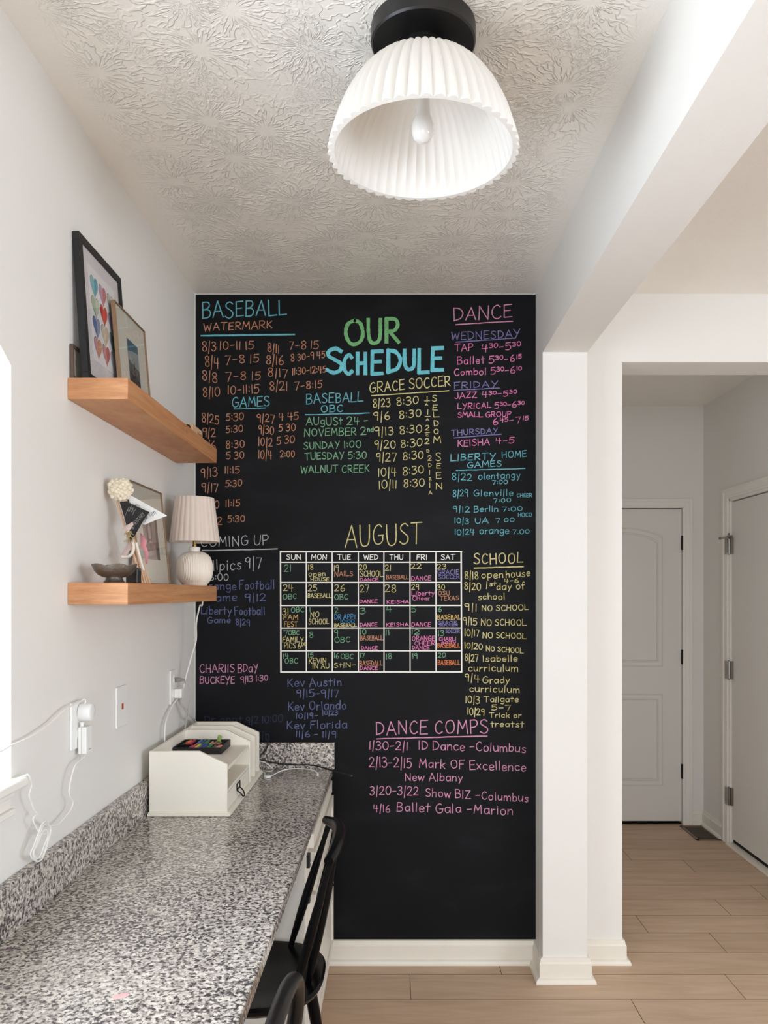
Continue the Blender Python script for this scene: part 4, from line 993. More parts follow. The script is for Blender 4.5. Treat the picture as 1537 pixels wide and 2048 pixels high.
# ================================================================== chairs
def spindle_chair():
    SZc = 0.462; cx, cy = -0.405, 2.185
    t = thing('spindle_chair', 'black spindle-back wooden chair tucked under the far end of the desk', 'chair', (cx, cy, 0))
    # saddle seat
    q = MB(); n = 56; rings = [(1.0, -0.016), (1.03, -0.004), (1.0, 0.004), (0.93, 0.003), (0.7, -0.008), (0.4, -0.013), (0.0, -0.013)]
    def outline(th, k):
        c, s_ = math.cos(th), math.sin(th)
        p = 3.0
        r = (abs(c) ** p + abs(s_) ** p) ** (-1 / p)
        x, y = r * c * 0.198, r * s_ * (0.198 - 0.012 * c)
        return x * k, y * k
    vs = [(cx, cy, SZc - 0.032)]
    for i in range(n):
        x, y = outline(2 * PI * i / n, 0.90); vs.append((cx + x, cy + y, SZc - 0.032))
    for k, h in rings[:-1]:
        for i in range(n):
            x, y = outline(2 * PI * i / n, k); vs.append((cx + x, cy + y, SZc + h))
    vs.append((cx, cy, SZc - 0.013))
    fs = [(0, 1 + (i + 1) % n, 1 + i) for i in range(n)]
    R_ = len(rings) - 1
    for k in range(R_):
        for i in range(n): fs.append((1 + k * n + i, 1 + k * n + (i + 1) % n, 1 + (k + 1) * n + (i + 1) % n, 1 + (k + 1) * n + i))
    b = 1 + R_ * n
    fs += [(b + i, b + (i + 1) % n, len(vs) - 1) for i in range(n)]
    q.add(vs, fs); q.build('seat', black_chair, t, smooth=50)
    # crest rail: bowed, flattened in the middle, round cut ends
    pts = smooth_pts([(-0.175, 2.012, 0.830), (-0.166, 2.07, 0.834), (-0.161, 2.14, 0.838), (-0.163, 2.22, 0.840), (-0.178, 2.30, 0.838), (-0.214, 2.372, 0.832)], 6)
    m = len(pts)
    w = [0.0125 + 0.006 * math.sin(PI * i / (m - 1)) for i in range(m)]
    q = MB(); q.tube(pts, w, 16, flat=[1.0 + 0.35 * math.sin(PI * i / (m - 1)) for i in range(m)], up=(0.25, 0, 1)); q.build('crest_rail', black_chair, t, smooth=50)
    # flattened tapering spindles
    for tp, bt in (((-0.205, 2.366, 0.822), (-0.318, 2.350, SZc)), ((-0.180, 2.29, 0.826), (-0.258, 2.285, SZc)), ((-0.165, 2.20, 0.828), (-0.238, 2.205, SZc)), ((-0.164, 2.115, 0.826), (-0.240, 2.120, SZc)), ((-0.172, 2.035, 0.822), (-0.270, 2.05, SZc))):
        a, b = Vector(bt), Vector(tp); pp = [a + (b - a) * (i / 8) for i in range(9)]
        q = MB(); q.tube(pp, [0.0075 + 0.0055 * math.sin(PI * min(1, i / 8 * 1.15 + 0.0)) if i < 8 else 0.009 for i in range(9)], 12, flat=0.7, up=(0, 1, 0)); q.build('spindle', black_chair, t, smooth=60)
    legs = {}
    for sx, sy in ((1, 1), (1, -1), (-1, 1), (-1, -1)):
        a = Vector((cx + sx * 0.135, cy + sy * 0.135, SZc - 0.028)); b = Vector((cx + sx * 0.20, cy + sy * 0.185, 0.0)); legs[(sx, sy)] = (a, b)
        q = MB(); pp = [a + (b - a) * (i / 6) for i in range(7)]
        q.tube(pp, [0.013, 0.0165, 0.018, 0.017, 0.015, 0.013, 0.011], 12); q.build('leg', black_chair, t, smooth=60)
    for sy in (1, -1):
        a = legs[(1, sy)]; b = legs[(-1, sy)]
        q = MB(); q.tube([a[0].lerp(a[1], .6), b[0].lerp(b[1], .6)], 0.009, 10); q.build('stretcher', black_chair, t, smooth=60)
    a = legs[(1, 1)][0].lerp(legs[(1, 1)][1], .6).lerp(legs[(-1, 1)][0].lerp(legs[(-1, 1)][1], .6), .5); b = legs[(1, -1)][0].lerp(legs[(1, -1)][1], .6).lerp(legs[(-1, -1)][0].lerp(legs[(-1, -1)][1], .6), .5)
    q = MB(); q.tube([a, b], 0.009, 10); q.build('stretcher', black_chair, t, smooth=60)
spindle_chair()

def hoop_chair():
    cx, cy, S0 = -0.40, 1.40, 0.455
    t = thing('hoop_chair', 'black chair with a round tube hoop back beside the granite desktop', 'chair', (cx, cy, 0))
    q = MB(); pts = smooth_pts([(-0.300, 1.625, 0.30), (-0.262, 1.625, S0), (-0.222, 1.618, 0.58), (-0.203, 1.592, 0.68), (-0.198, 1.545, 0.752), (-0.198, 1.46, 0.790), (-0.200, 1.36, 0.804), (-0.204, 1.26, 0.798), (-0.208, 1.19, 0.76), (-0.214, 1.165, 0.69), (-0.225, 1.16, 0.58), (-0.262, 1.16, S0), (-0.300, 1.16, 0.30)], 6)
    q.tube(pts, 0.0155, 16); q.build('hoop_back', black_tube, t, smooth=60)
    q = MB(); q.box(cx - 0.19, cx + 0.15, cy - 0.19, cy + 0.20, S0 - 0.025, S0); q.build('seat', black_tube, t, bevel=0.02, segs=4)
    for sx, sy in ((1, 1), (1, -1), (-1, 1), (-1, -1)):
        q = MB(); q.tube([(cx + sx * 0.12, cy + sy * 0.16, S0 - 0.02), (cx + sx * 0.17, cy + sy * 0.20, 0.0)], [0.015, 0.013], 12); q.build('leg', black_tube, t, smooth=60)
hoop_chair()

# ================================================================== chalkboard with the family's writing
cbd = thing('chalkboard', 'tall black chalkboard wall filled with colourful chalk schedules', 'chalkboard', ((WL + CX0) / 2, D, 1.4))
MB().box(WL + 0.003, CX0 - 0.0002, D - 0.0011, D - 0.0001, 0.094, 2.7375).build('board', board_paint, cbd, smooth=0)
G = {}
def _g(s):
    for line in s.strip().splitlines():
        ch, w, d = line.split(None, 2)
        G[ch] = (float(w), [(st.startswith('~'), [tuple(float(v) for v in p.split(',')) for p in st.strip('~ ').split()]) for st in d.split('|')])
_g('''
0 6 ~3,10 1,8.2 .4,5 1.1,1.6 3,0 5,1.8 5.6,5 5,8.4 3,10
1 1.6 .8,10 .8,0
2 5.6 ~.3,7.8 1.2,9.6 3,10 4.7,8.6 4.4,6.2 2.5,3 .2,.2|.2,.2 5.4,.4
3 5.4 ~.5,9 2.2,10 4.4,9 4.2,6.8 2,5.4|~2,5.4 4.6,4.6 5,2.2 3.4,.2 1.4,0 .2,1.2
4 5.8 1,10 .4,4.4 5.6,4.7|4.2,9.6 4,-.4
5 5.2 5,9.9 1,9.6|1,9.6 .7,5.6|~.7,5.6 3,6.4 4.9,4.6 4.7,1.6 2.8,0 .3,.6
6 5.4 ~4,10 1.6,7 .5,3.4 1,.8 2.8,0 4.8,1.2 4.8,3.6 3,4.8 .8,3.2
7 5.4 .3,9.8 5,10 2,-.6
8 5.4 ~4.6,9 3,10 1,9 1,7 3,5.4 4.8,3.6 4.8,1.2 3,0 1,1 .9,3.2 2.8,5.2 4.6,7 4.6,9
9 5.2 ~4.7,9 3,10 .8,8.8 .6,6.6 2.4,5.4 4.4,6.6 4.7,9|4.7,9 4.5,-.6
/ 2.4 1.8,11 .7,-2.4
- 4.4 .3,4.6 4,5
: 1.4 .6,7 .8,6|.6,2.6 .8,1.6
. 1.2 .5,.8 .7,0
_ 6 .2,-1 6,-.8
A 6 0,0 3,10|3,10 6,0|1.1,3.6 5,3.6
B 5.2 .4,0 .4,10|~.4,10 3.6,9.8 4.4,7.8 3,5.8 .4,5.2|~.4,5.2 3.8,5 5,2.8 3.6,.4 .2,0
C 5.4 ~5,8.6 3.4,10 1.4,8.4 .4,5 1.2,1.4 3.2,0 5.2,1.4
D 5.6 .4,0 .4,10|~.4,10 3.6,9 5.4,5.6 4,1.6 .2,0
E 4.8 4.8,10 .5,9.8|.5,9.8 .3,0|.3,0 4.8,.2|.4,5.2 4,5.4
F 4.6 4.8,10 .5,9.8|.5,9.8 .3,0|.4,5.2 3.6,5.4
G 6 ~5,8.8 3.4,10 1.2,8.2 .3,4.6 1.4,.8 3.6,.1 5.4,1.6 5.6,4.4|3.2,4.4 6,4.5
H 5.6 .4,10 .4,0|5.2,10 5.2,0|.4,5 5.2,5.2
I 1.4 .6,10 .6,0
J 4.4 ~3.8,10 3.9,4 3.2,.8 1.6,0 .2,1.4
K 5.2 .4,10 .4,0|4.8,10 .5,4.4|1.4,5.4 5.2,0
L 4.8 .4,10 .3,.2|.3,.2 5,.4
M 6.8 .2,0 1,10|1,10 3.4,3.6|3.4,3.6 5.8,10|5.8,10 6.6,0
N 5.8 .3,0 .5,10|.5,10 5.2,0|5.2,0 5.4,10
O 6.4 ~3.4,10 1.2,8.6 .4,5 1.4,1.2 3.2,0 5.4,1.6 6,5 5.2,8.8 3.4,10
P 5 .4,0 .4,10|~.4,10 3.8,9.8 4.8,7.4 3.4,5 .5,4.4
Q 6.4 ~3.4,10 1.2,8.6 .4,5 1.4,1.2 3.2,0 5.4,1.6 6,5 5.2,8.8 3.4,10|4,2.4 6,-.6
R 5.4 .4,0 .4,10|~.4,10 3.8,9.8 4.8,7.4 3.4,5 .5,4.6|1.6,4.6 5.2,0
S 5 ~4.6,8.8 3,10 1,9 .8,7 2.6,5.4 4.6,3.6 4.4,1.2 2.4,0 .3,1.2
T 5.6 0,9.8 5.6,10|2.8,9.8 2.7,0
U 5.6 ~.3,10 .4,4 1.2,.8 2.8,0 4.6,1 5.2,4 5.3,10
V 5.4 .1,10 2.7,0|2.7,0 5.4,10
W 7.4 .1,10 1.8,0|1.8,0 3.7,7.6|3.7,7.6 5.6,0|5.6,0 7.3,10
X 5.2 .2,10 5,0|5,10 .2,0
Y 5.6 .1,10 2.8,5|5.4,10 1.6,-1.5
Z 5.2 .3,9.8 5,10|5,10 .2,0|.2,0 5.2,.2
a 4.6 ~4.2,5 2.6,6 .8,5 .4,2.6 1.4,.2 3.2,.6 4.2,3.4|4.3,6 4.4,0
b 4.4 .4,10 .4,0|~.4,3.6 2,6 4,5 4.2,2 2.6,0 .4,1
c 4.2 ~4,5 2.4,6 .7,4.6 .5,2 2,0 4.1,1
d 4.6 ~4,4.6 2.4,6 .6,4.4 .5,1.6 2,0 4,2|4.2,10 4.2,0
e 4.2 ~.5,3 4,3.4 3.6,5.4 2.2,6 .7,4.8 .5,1.8 1.8,0 4,1
f 3.2 ~3.2,9 2,10 1.2,8.4 1.2,0|0,5.6 2.8,5.8
g 4.6 ~4.2,5 2.4,6 .7,5 .6,2.4 2,.6 4,2|~4.3,6 4.2,-1.6 2.6,-3.2 .6,-2.4
h 4.4 .4,10 .4,0|~.4,3.6 2.2,5.8 3.8,4.6 4,0
i 1.4 .6,6 .6,0|.6,8.6 .7,7.9
j 2.4 ~1.8,6 1.8,-1.6 .2,-3
k 4.2 .4,10 .4,0|3.8,6 .5,2.8|1.4,3.6 4,0
l 1.4 .6,10 .6,0
m 6.8 .3,6 .4,0|~.4,3.6 1.6,5.8 3,5 3.2,0|~3.2,3.6 4.6,5.8 6.2,5 6.4,0
n 4.4 .3,6 .4,0|~.4,3.4 2,5.8 3.8,4.8 4,0
o 4.6 ~2.4,6 .8,5 .4,2.8 1.2,.4 2.6,0 4,1.4 4.2,4 3.4,5.6 2.4,6
p 4.6 .4,6 .3,-3.4|~.4,3.8 2,6 4,4.8 4,1.8 2.2,0 .4,1.2
q 4.4 ~4,5 2.4,6 .6,4.4 .5,1.6 2,0 4,2|4.2,6 4.1,-3.4
r 3.2 .4,6 .4,0|~.4,3.4 1.6,5.4 3.2,5.6
s 3.8 ~3.6,5.2 2.2,6 .8,5 1.6,3.4 3.4,2.2 3,.4 1.6,0 .3,.8
t 3.4 1.6,9 1.5,0|0,5.8 3.4,6
u 4.4 ~.3,6 .4,2 1.6,0 3.4,1 4,3|4.1,6 4.2,0
v 4.2 .1,6 2,0|2,0 4,6
w 5.8 .1,6 1.4,0|1.4,0 2.9,5|2.9,5 4.3,0|4.3,0 5.8,6
x 4 .2,6 3.8,0|3.8,6 .2,0
y 4.4 .2,6 2.2,.6|4.2,6 1,-3.2
z 4 .3,6 3.8,6|3.8,6 .2,0|.2,0 4,.2
''')
rt = random.Random(5)
def layout(text):
    """strokes in glyph units for a line of text; ^ switches small raised figures on and off"""
    x = 0.0; out = []; sup = False
    for ch in text:
        if ch == '^': sup = not sup; continue
        if ch == ' ': x += 3.2; continue
        w, sts = G[ch]; k, dy = (0.62, 4.2) if sup else (1.0, 0.0)
        jy = rt.uniform(-.5, .5); jr = rt.uniform(-.045, .045); js = rt.uniform(.94, 1.06)
        for smooth, pts in sts:
            pp = [Vector(((px - w/2) * k * js, (py - 5) * k * js)) for px, py in pts]
            pp = [Vector((a.x*math.cos(jr) - a.y*math.sin(jr), a.x*math.sin(jr) + a.y*math.cos(jr))) for a in pp]
            out.append((smooth, [(x + w*k/2 + a.x, 5*k + a.y + dy + jy) for a in pp]))
        x += (w + 1.5) * k
    return out, x - 1.5
class Ink:
    """chalk strokes as thin solid ribbons on a vertical surface; w in picture pixels of the chalkboard wall"""
    def __init__(s, map3, nrm): s.st = []; s.map3 = map3; s.n = nrm; s.grp = 0
    def stroke(s, pts, w, smooth=False, sub=4, lift=0.0):
        pts = [Vector((a, b, 0)) for a, b in pts]
        if smooth: pts = smooth_pts(pts, sub)
        n = len(pts); V = []; Fc = []; lift += 0.00007 * (len(s.st) % 9)
        if n < 2: return
        for i, p in enumerate(pts):
            t = pts[min(i+1, n-1)] - pts[max(i-1, 0)]
            if t.length < 1e-9: t = Vector((1, 0, 0))
            t.normalize(); nn = Vector((-t.y, t.x, 0))
            wl = w * (0.5 if w > 6 else 0.41) * rt.uniform(0.86, 1.14)
            e = t * (w*0.35) * (-1 if i == 0 else (1 if i == n-1 else 0))
            for sd in (1, -1):
                q = p + nn * wl * sd + e
                c = s.map3(q.x, q.y) + s.n * lift
                V += [c, c + s.n * 0.0004]
        for i in range(n-1):
            a = 4*i; c = a + 4
            Fc += [(a+1, c+1, c+3, a+3), (a, a+1, a+3, a+2) if i == 0 else (a, c, c+1, a+1), (a+2, a+3, c+3, c+2)]
        lo = Vector([min(v[k] for v in V) for k in range(3)]); hi = Vector([max(v[k] for v in V) for k in range(3)])
        s.st.append((V, Fc, lo, hi, s.grp))
    def line(s, text, x0, x1, y0, y1, cap, w):
        st, tw = layout(text); s.grp += 1
        k = (x1 - x0) / tw; u = cap / 10.0
        for smooth, pts in st:
            s.stroke([(x0 + px*k, (y0 + (y1-y0) * px/tw) - py*u) for px, py in pts], w, smooth, 5 if cap > 24 else 4)
        s.grp += 1
    def build(s, name, m, parent, label=None, whole=False):
        # strokes that stand together become one part; writing that stands apart becomes another
        n = len(s.st); root = list(range(n))
        def find(i):
            while root[i] != i: root[i] = root[root[i]]; i = root[i]
            return i
        for i in range(n):
            for j in range(i):
                a, b = s.st[i], s.st[j]
                near = whole or (a[4] == b[4] and a[4] % 2)
                if not near:
                    gap = math.sqrt(sum(max(0, a[2][k] - b[3][k], b[2][k] - a[3][k])**2 for k in range(3)))
                    near = gap <= max(0.0199, 0.499*max(max(a[3]-a[2]), max(b[3]-b[2])))
                if near: root[find(i)] = find(j)
        parts = {}
        for i in range(n): parts.setdefault(find(i), []).append(s.st[i])
        for g in parts.values():
            q = MB()
            for V, Fc, *_ in g:
                b0 = len(q.v); q.v += V; q.f += [tuple(b0 + i for i in f_) for f_ in Fc]
            q.m = [0]*len(q.f)
            o = q.build(name, m, parent, smooth=0, label=label, fix=False)
        return o
def on_board(px, py): return Vector(((px - VX) / 488.0, D - 0.0012, E - (py - VY) / 488.0))
BN = Vector((0, -1, 0))
C_BLUE = chalk_mat('chalk_teal', (112, 188, 200)); C_OR = chalk_mat('chalk_orange', (204, 144, 112)); C_GR = chalk_mat('chalk_green', (132, 186, 146)); C_YE = chalk_mat('chalk_yellow', (222, 210, 146)); C_PK = chalk_mat('chalk_pink', (220, 152, 186)); C_HP = chalk_mat('chalk_magenta', (236, 136, 188)); C_PU = chalk_mat('chalk_purple', (134, 128, 182)); C_WH = chalk_mat('chalk_white', (196, 198, 200)); C_BP = chalk_mat('chalk_periwinkle', (112, 120, 166), 0.45); C_DM = chalk_mat('chalk_faded', (58, 62, 88), 0.5)
T_GR = chalk_mat('chalk_title_green', (124, 190, 126), 0.25); T_BL = chalk_mat('chalk_title_blue', (116, 206, 218), 0.25); C_CB = chalk_mat('chalk_sky', (84, 150, 200)); C_BO = chalk_mat('chalk_bright_orange', (232, 132, 78)); C_LY = chalk_mat('chalk_pale_orange', (226, 190, 120))
V_WH = mat('white_vinyl', (240, 238, 230), 0.5)
def block(name, m, region, lines, label, w=1.9, rules=(), rw=3.0):
    ox, oy, s = region
    k = Ink(on_board, BN)
    for L in lines:
        t, x0, x1, y0, y1, cap = L[:6]; lw = L[6] if len(L) > 6 else w
        k.line(t, ox + x0/s, ox + x1/s, oy + y0/s, oy + y1/s, cap/s, lw)
    for r in rules:
        n = 14; a, b, c, d = r[:4]; q = [(ox + (a + (c-a)*i/n)/s, oy + (b + (d-b)*i/n)/s + rt.uniform(-.35, .35)) for i in range(n+1)]
        k.stroke(q, rw)
    return k.build(name, m, cbd, label)
R1 = (385, 580, 5.39); R2 = (590, 600, 4.658); R3 = (880, 590, 4.095); R4 = (550, 1030, 4.045); R5 = (385, 920, 3.53); R6 = (900, 1090, 5.25); R7 = (540, 1340, 7.685); R8 = (700, 1420, 4.045)
block('heading_lettering', C_BLUE, R1, [('BASEBALL', 108, 1012, 305, 268, 165)], 'teal BASEBALL heading', 2.7, [(98, 493, 1100, 480)], 4.2)
block('heading_lettering', C_OR, R1, [('WATERMARK', 122, 862, 442, 414, 80)], 'orange WATERMARK heading', 2.1)
block('date_lettering', C_OR, R1, [
 ('8/3', 105, 258, 655, 660, 100), ('10-11 15', 295, 660, 645, 640, 88), ('8/11', 810, 938, 655, 690, 92), ('7-8 15', 1042, 1360, 640, 630, 84),
 ('8/4', 135, 288, 825, 842, 110), ('7-8 15', 352, 718, 802, 780, 90), ('8/16', 795, 985, 806, 806, 96), ('8 30-9 45', 1062, 1430, 770, 735, 74),
 ('8/8', 105, 268, 970, 1000, 104), ('7-8 15', 360, 738, 982, 965, 90), ('8/17', 812, 1030, 930, 945, 88), ('11:30-12:45', 1078, 1440, 915, 888, 70),
 ('8/10', 112, 298, 1150, 1145, 98), ('10-11:15', 380, 718, 1128, 1105, 92), ('8/21', 832, 1026, 1082, 1082, 92), ('7-8:15', 1102, 1400, 1078, 1055, 80)], 'orange practice dates at top left')
block('heading_lettering', C_BLUE, R1, [('GAMES', 430, 830, 1262, 1245, 100)], 'teal GAMES heading', 2.2, [(455, 1285, 790, 1272)], 2.2)
block('date_lettering', C_OR, R1, [
 ('8/25', 102, 285, 1420, 1450, 92), ('5:30', 365, 555, 1412, 1400, 76), ('9/27', 695, 890, 1420, 1430, 84), ('4 45', 932, 1142, 1405, 1395, 74),
 ('9/2', 110, 250, 1580, 1582, 86), ('5:30', 362, 548, 1540, 1530, 72), ('9/30', 712, 880, 1548, 1555, 84), ('5 30', 932, 1114, 1525, 1515, 78),
 ('9/6', 110, 250, 1705, 1715, 86), ('8:30', 360, 565, 1715, 1698, 82), ('10/2', 712, 865, 1682, 1692, 90), ('5 30', 910, 1104, 1665, 1645, 80),
 ('9/9', 110, 250, 1830, 1840, 86), ('5 30', 366, 560, 1825, 1815, 76), ('10/4', 712, 860, 1820, 1825, 92), ('2:00', 948, 1104, 1805, 1800, 70),
 ('9/13', 90, 270, 2020, 2010, 92), ('11:15', 348, 508, 1980, 1975, 76)], 'orange game dates at left')
block('date_lettering', C_OR, R5, [('9/17', 64, 185, 220, 226, 58), ('5:30', 234, 352, 192, 184, 46), ('9/20', 60, 190, 340, 342, 56), ('11:15', 234, 336, 332, 326, 48), ('9/22', 62, 210, 460, 458, 52), ('5:30', 250, 372, 440, 436, 46)], 'orange late game dates beside the lamp')
block('heading_lettering', C_WH, R5, [('COMING UP', 60, 538, 615, 596, 68), ('Ballpics', 40, 345, 782, 772, 74), ('9/7', 372, 492, 762, 762, 74), ('6:00', 122, 256, 850, 850, 48)], 'white COMING UP heading and picture day', 1.8, [(70, 640, 600, 628)], 2.6)
block('note_lettering', C_BP, R5, [('Orange', 62, 310, 918, 916, 58), ('Football', 332, 580, 914, 910, 62), ('Game', 108, 314, 998, 994, 56), ('9/12', 370, 520, 996, 996, 52), ('Liberty', 62, 278, 1090, 1090, 56), ('Football', 298, 512, 1094, 1094, 56), ('Game', 106, 270, 1152, 1150, 44), ('8/29', 306, 406, 1164, 1168, 40)], 'faded blue football notes', 1.8)
block('note_lettering', C_PK, R5, [('CHARIIS', 52, 298, 1502, 1498, 56), ('BDaY', 322, 464, 1500, 1494, 56), ('BUCKEYE', 54, 298, 1578, 1574, 48), ('9/13 1:30', 340, 535, 1572, 1556, 40)], 'pink birthday note', 1.8)
block('note_lettering', C_DM, R5, [('Dr appt', 86, 352, 1852, 1850, 44), ('9/2 10:00', 378, 640, 1866, 1846, 52), ('iin', 472, 545, 1976, 1980, 72)], 'rubbed-out appointment note', 2.0)
# title, drawn letter by letter with the broad side of the chalk
def big(ch, x0, x1, y0, y1, k, w, R=R2):
    ox, oy, s = R; wd, sts = G[ch]
    x0 = ox + x0/s + w/2; x1 = ox + x1/s - w/2; y0 = oy + y0/s + w/2; y1 = oy + y1/s - w/2
    xs = [p[0] for _, pts in sts for p in pts]; a, b = min(xs), max(xs)
    for smooth, pts in sts:
        k.stroke([(x0 + (px-a)/(b-a)*(x1-x0), y1 - py/10*(y1-y0)) for px, py in pts], w, smooth, 7)
k = Ink(on_board, BN)
for ch, a in (('O', (458, 650, 175, 432)), ('U', (668, 815, 163, 420)), ('R', (838, 985, 160, 412))): big(ch, *a, k, 7.2)
k.build('title_lettering', T_GR, cbd, 'thick green OUR')
k = Ink(on_board, BN)
for ch, a in (('S', (282, 450, 435, 696)), ('C', (440, 552, 496, 706)), ('H', (568, 676, 478, 706)), ('E', (702, 832, 460, 706)), ('D', (850, 1002, 450, 690)), ('U', (1005, 1132, 448, 665)), ('L', (1140, 1262, 444, 700)), ('E', (1264, 1396, 430, 672))): big(ch, *a, k, 7.6)
k.build('title_lettering', T_BL, cbd, 'thick turquoise SCHEDULE')
block('heading_lettering', C_YE, R2, [('GRACE SOCCER', 698, 1448, 862, 800, 92)], 'yellow GRACE SOCCER heading', 2.3, [(715, 893, 1435, 846)], 2.4)
block('heading_lettering', C_BLUE, R2, [('BASEBALL', 108, 635, 966, 944, 88), ('OBC', 242, 448, 1045, 1038, 62)], 'teal BASEBALL OBC heading', 2.2, [(100, 1070, 695, 1055)], 2.6)
block('note_lettering', C_GR, R2, [('AUgUSt 24 -', 108, 682, 1166, 1158, 70), ('NOVEMBER 2^nd^', 90, 728, 1272, 1255, 68), ('SUNDAY 1:00', 82, 618, 1392, 1372, 64), ('TUESDAY 5:30', 94, 670, 1490, 1474, 64), ('WALNUT CREEK', 56, 694, 1612, 1602, 66)], 'green autumn baseball notes', 2.0)
soc = []
for d_, t_, n_, y in (('8/23', '8:30', '1', 990), ('9/6', '8:30', '1', 1112), ('9/13', '8:30', '2', 1256), ('9/20', '8:30', '2', 1380), ('9/27', '8:30', '2', 1498), ('10/4', '8:30', '1', 1636), ('10/11', '8:30', '1', 1752)):
    i = len(soc) // 3
    xa, xb = [(728, 890), (730, 886), (740, 920), (740, 940), (756, 950), (776, 946), (782, 950)][i]; tx, ty = [(945, 1155), (970, 1180), (975, 1186), (985, 1190), (1005, 1200), (1005, 1202), (1012, 1210)][i]
    nx = [(1228, 1238), (1234, 1244), (1214, 1256), (1212, 1254), (1238, 1276), (1252, 1258), (1254, 1260)][i]
    soc += [(d_, xa, xb, y + 8, y + 4, 76), (t_, tx, ty, y - 4, y - 22, 72), (n_, nx[0], nx[1], y - 42 if i < 4 else y - 2, y - 42 if i < 4 else y - 2, 48)]
soc += [('A', 1214, 1240, 985, 985, 20, 1.4), ('A', 1222, 1250, 1126, 1126, 22, 1.4), ('C', 1220, 1244, 1270, 1270, 18, 1.4), ('D', 1228, 1254, 1420, 1420, 26, 1.4), ('D', 1246, 1274, 1554, 1554, 32, 1.4), ('B', 1252, 1272, 1688, 1688, 34, 1.4), ('A', 1246, 1280, 1812, 1812, 32, 1.4)]
for ch, x0, x1, y, c in (('S', 1280, 1324, 945, 58), ('E', 1286, 1328, 1026, 46), ('L', 1290, 1342, 1090, 46), ('D', 1296, 1340, 1174, 50), ('O', 1294, 1340, 1250, 46), ('M', 1292, 1360, 1330, 58), ('S', 1312, 1360, 1495, 74), ('E', 1318, 1360, 1568, 46), ('E', 1316, 1362, 1664, 56), ('N', 1316, 1374, 1762, 56)): soc.append((ch, x0, x1, y, y, c))
block('date_lettering', C_YE, R2, soc, 'yellow soccer game list', 1.9, [(1208, 942, 1256, 940), (1214, 1086, 1262, 1084), (1214, 1238, 1256, 1236)], 1.6)
block('heading_lettering', C_PK, R3, [('DANCE', 112, 590, 212, 184, 104)], 'pink DANCE heading', 2.4, [(132, 243, 597, 216)], 2.6)
block('heading_lettering', C_PU, R3, [('WEDNESDAY', 94, 655, 370, 348, 64), ('FRIDAY', 118, 475, 768, 752, 50), ('THURSDAY', 96, 474, 1154, 1132, 44)], 'purple weekday headings', 2.0, [(132, 388, 618, 353), (118, 782, 490, 762), (118, 1170, 505, 1141)], 2.2)
block('note_lettering', C_HP, R3, [('TAP', 124, 272, 462, 454, 56), ('4^30^-5^30^', 342, 660, 466, 440, 58), ('Ballet', 142, 368, 570, 562, 62), ('5^30^-6^15^', 402, 665, 560, 545, 56), ('Combo1', 118, 380, 662, 650, 54), ('5^30^-6^10^', 416, 668, 652, 638, 54), ('JAZZ', 122, 302, 850, 840, 46), ('4^30^-5^30^', 346, 628, 838, 826, 46), ('LYRICAL', 146, 420, 936, 925, 46), ('5^30^-6^30^', 448, 690, 928, 918, 46), ('SMALL GROUP', 148, 584, 1002, 996, 40), ('6^45^-7^15^', 432, 720, 1066, 1045, 52), ('KEISHA', 148, 408, 1240, 1230, 50), ('4-5', 456, 610, 1220, 1212, 48)], 'magenta dance class times', 1.9)
block('heading_lettering', C_BLUE, R3, [('LIBERTY', 90, 458, 1360, 1345, 52), ('HOME', 508, 710, 1338, 1322, 50), ('GAMES', 226, 505, 1416, 1402, 46)], 'teal LIBERTY HOME GAMES heading', 2.0, [(135, 1438, 698, 1421)], 2.4)
block('date_lettering', C_BLUE, R3, [('8/22', 98, 264, 1512, 1522, 54), ('olentangy', 316, 660, 1512, 1500, 54), ('7:00', 430, 556, 1550, 1546, 32), ('8/29', 106, 232, 1652, 1650, 54), ('Glenville', 276, 600, 1650, 1644, 54), ('CHEER', 632, 755, 1655, 1655, 28, 1.4), ('7:00', 440, 584, 1700, 1696, 32), ('9/12', 106, 246, 1778, 1778, 46), ('Berlin', 280, 478, 1778, 1772, 46), ('7:00', 512, 678, 1772, 1766, 34), ('HOCO', 642, 755, 1816, 1814, 32, 1.5), ('10/3', 120, 238, 1870, 1874, 44), ('UA', 288, 398, 1874, 1870, 44), ('7 00', 460, 612, 1862, 1858, 32), ('10/24', 122, 284, 1964, 1964, 44), ('orange', 326, 566, 1958, 1952, 54), ('7.00', 596, 735, 1958, 1952, 34)], 'teal home game list', 1.8)
block('heading_lettering', C_YE, R4, [('AUGUST', 575, 1188, 258, 232, 166)], 'yellow AUGUST heading', 2.6)
block('heading_lettering', C_YE, R6, [('SCHOOL', 252, 768, 200, 188, 108)], 'yellow SCHOOL heading', 2.5, [(258, 243, 772, 226)], 2.8)
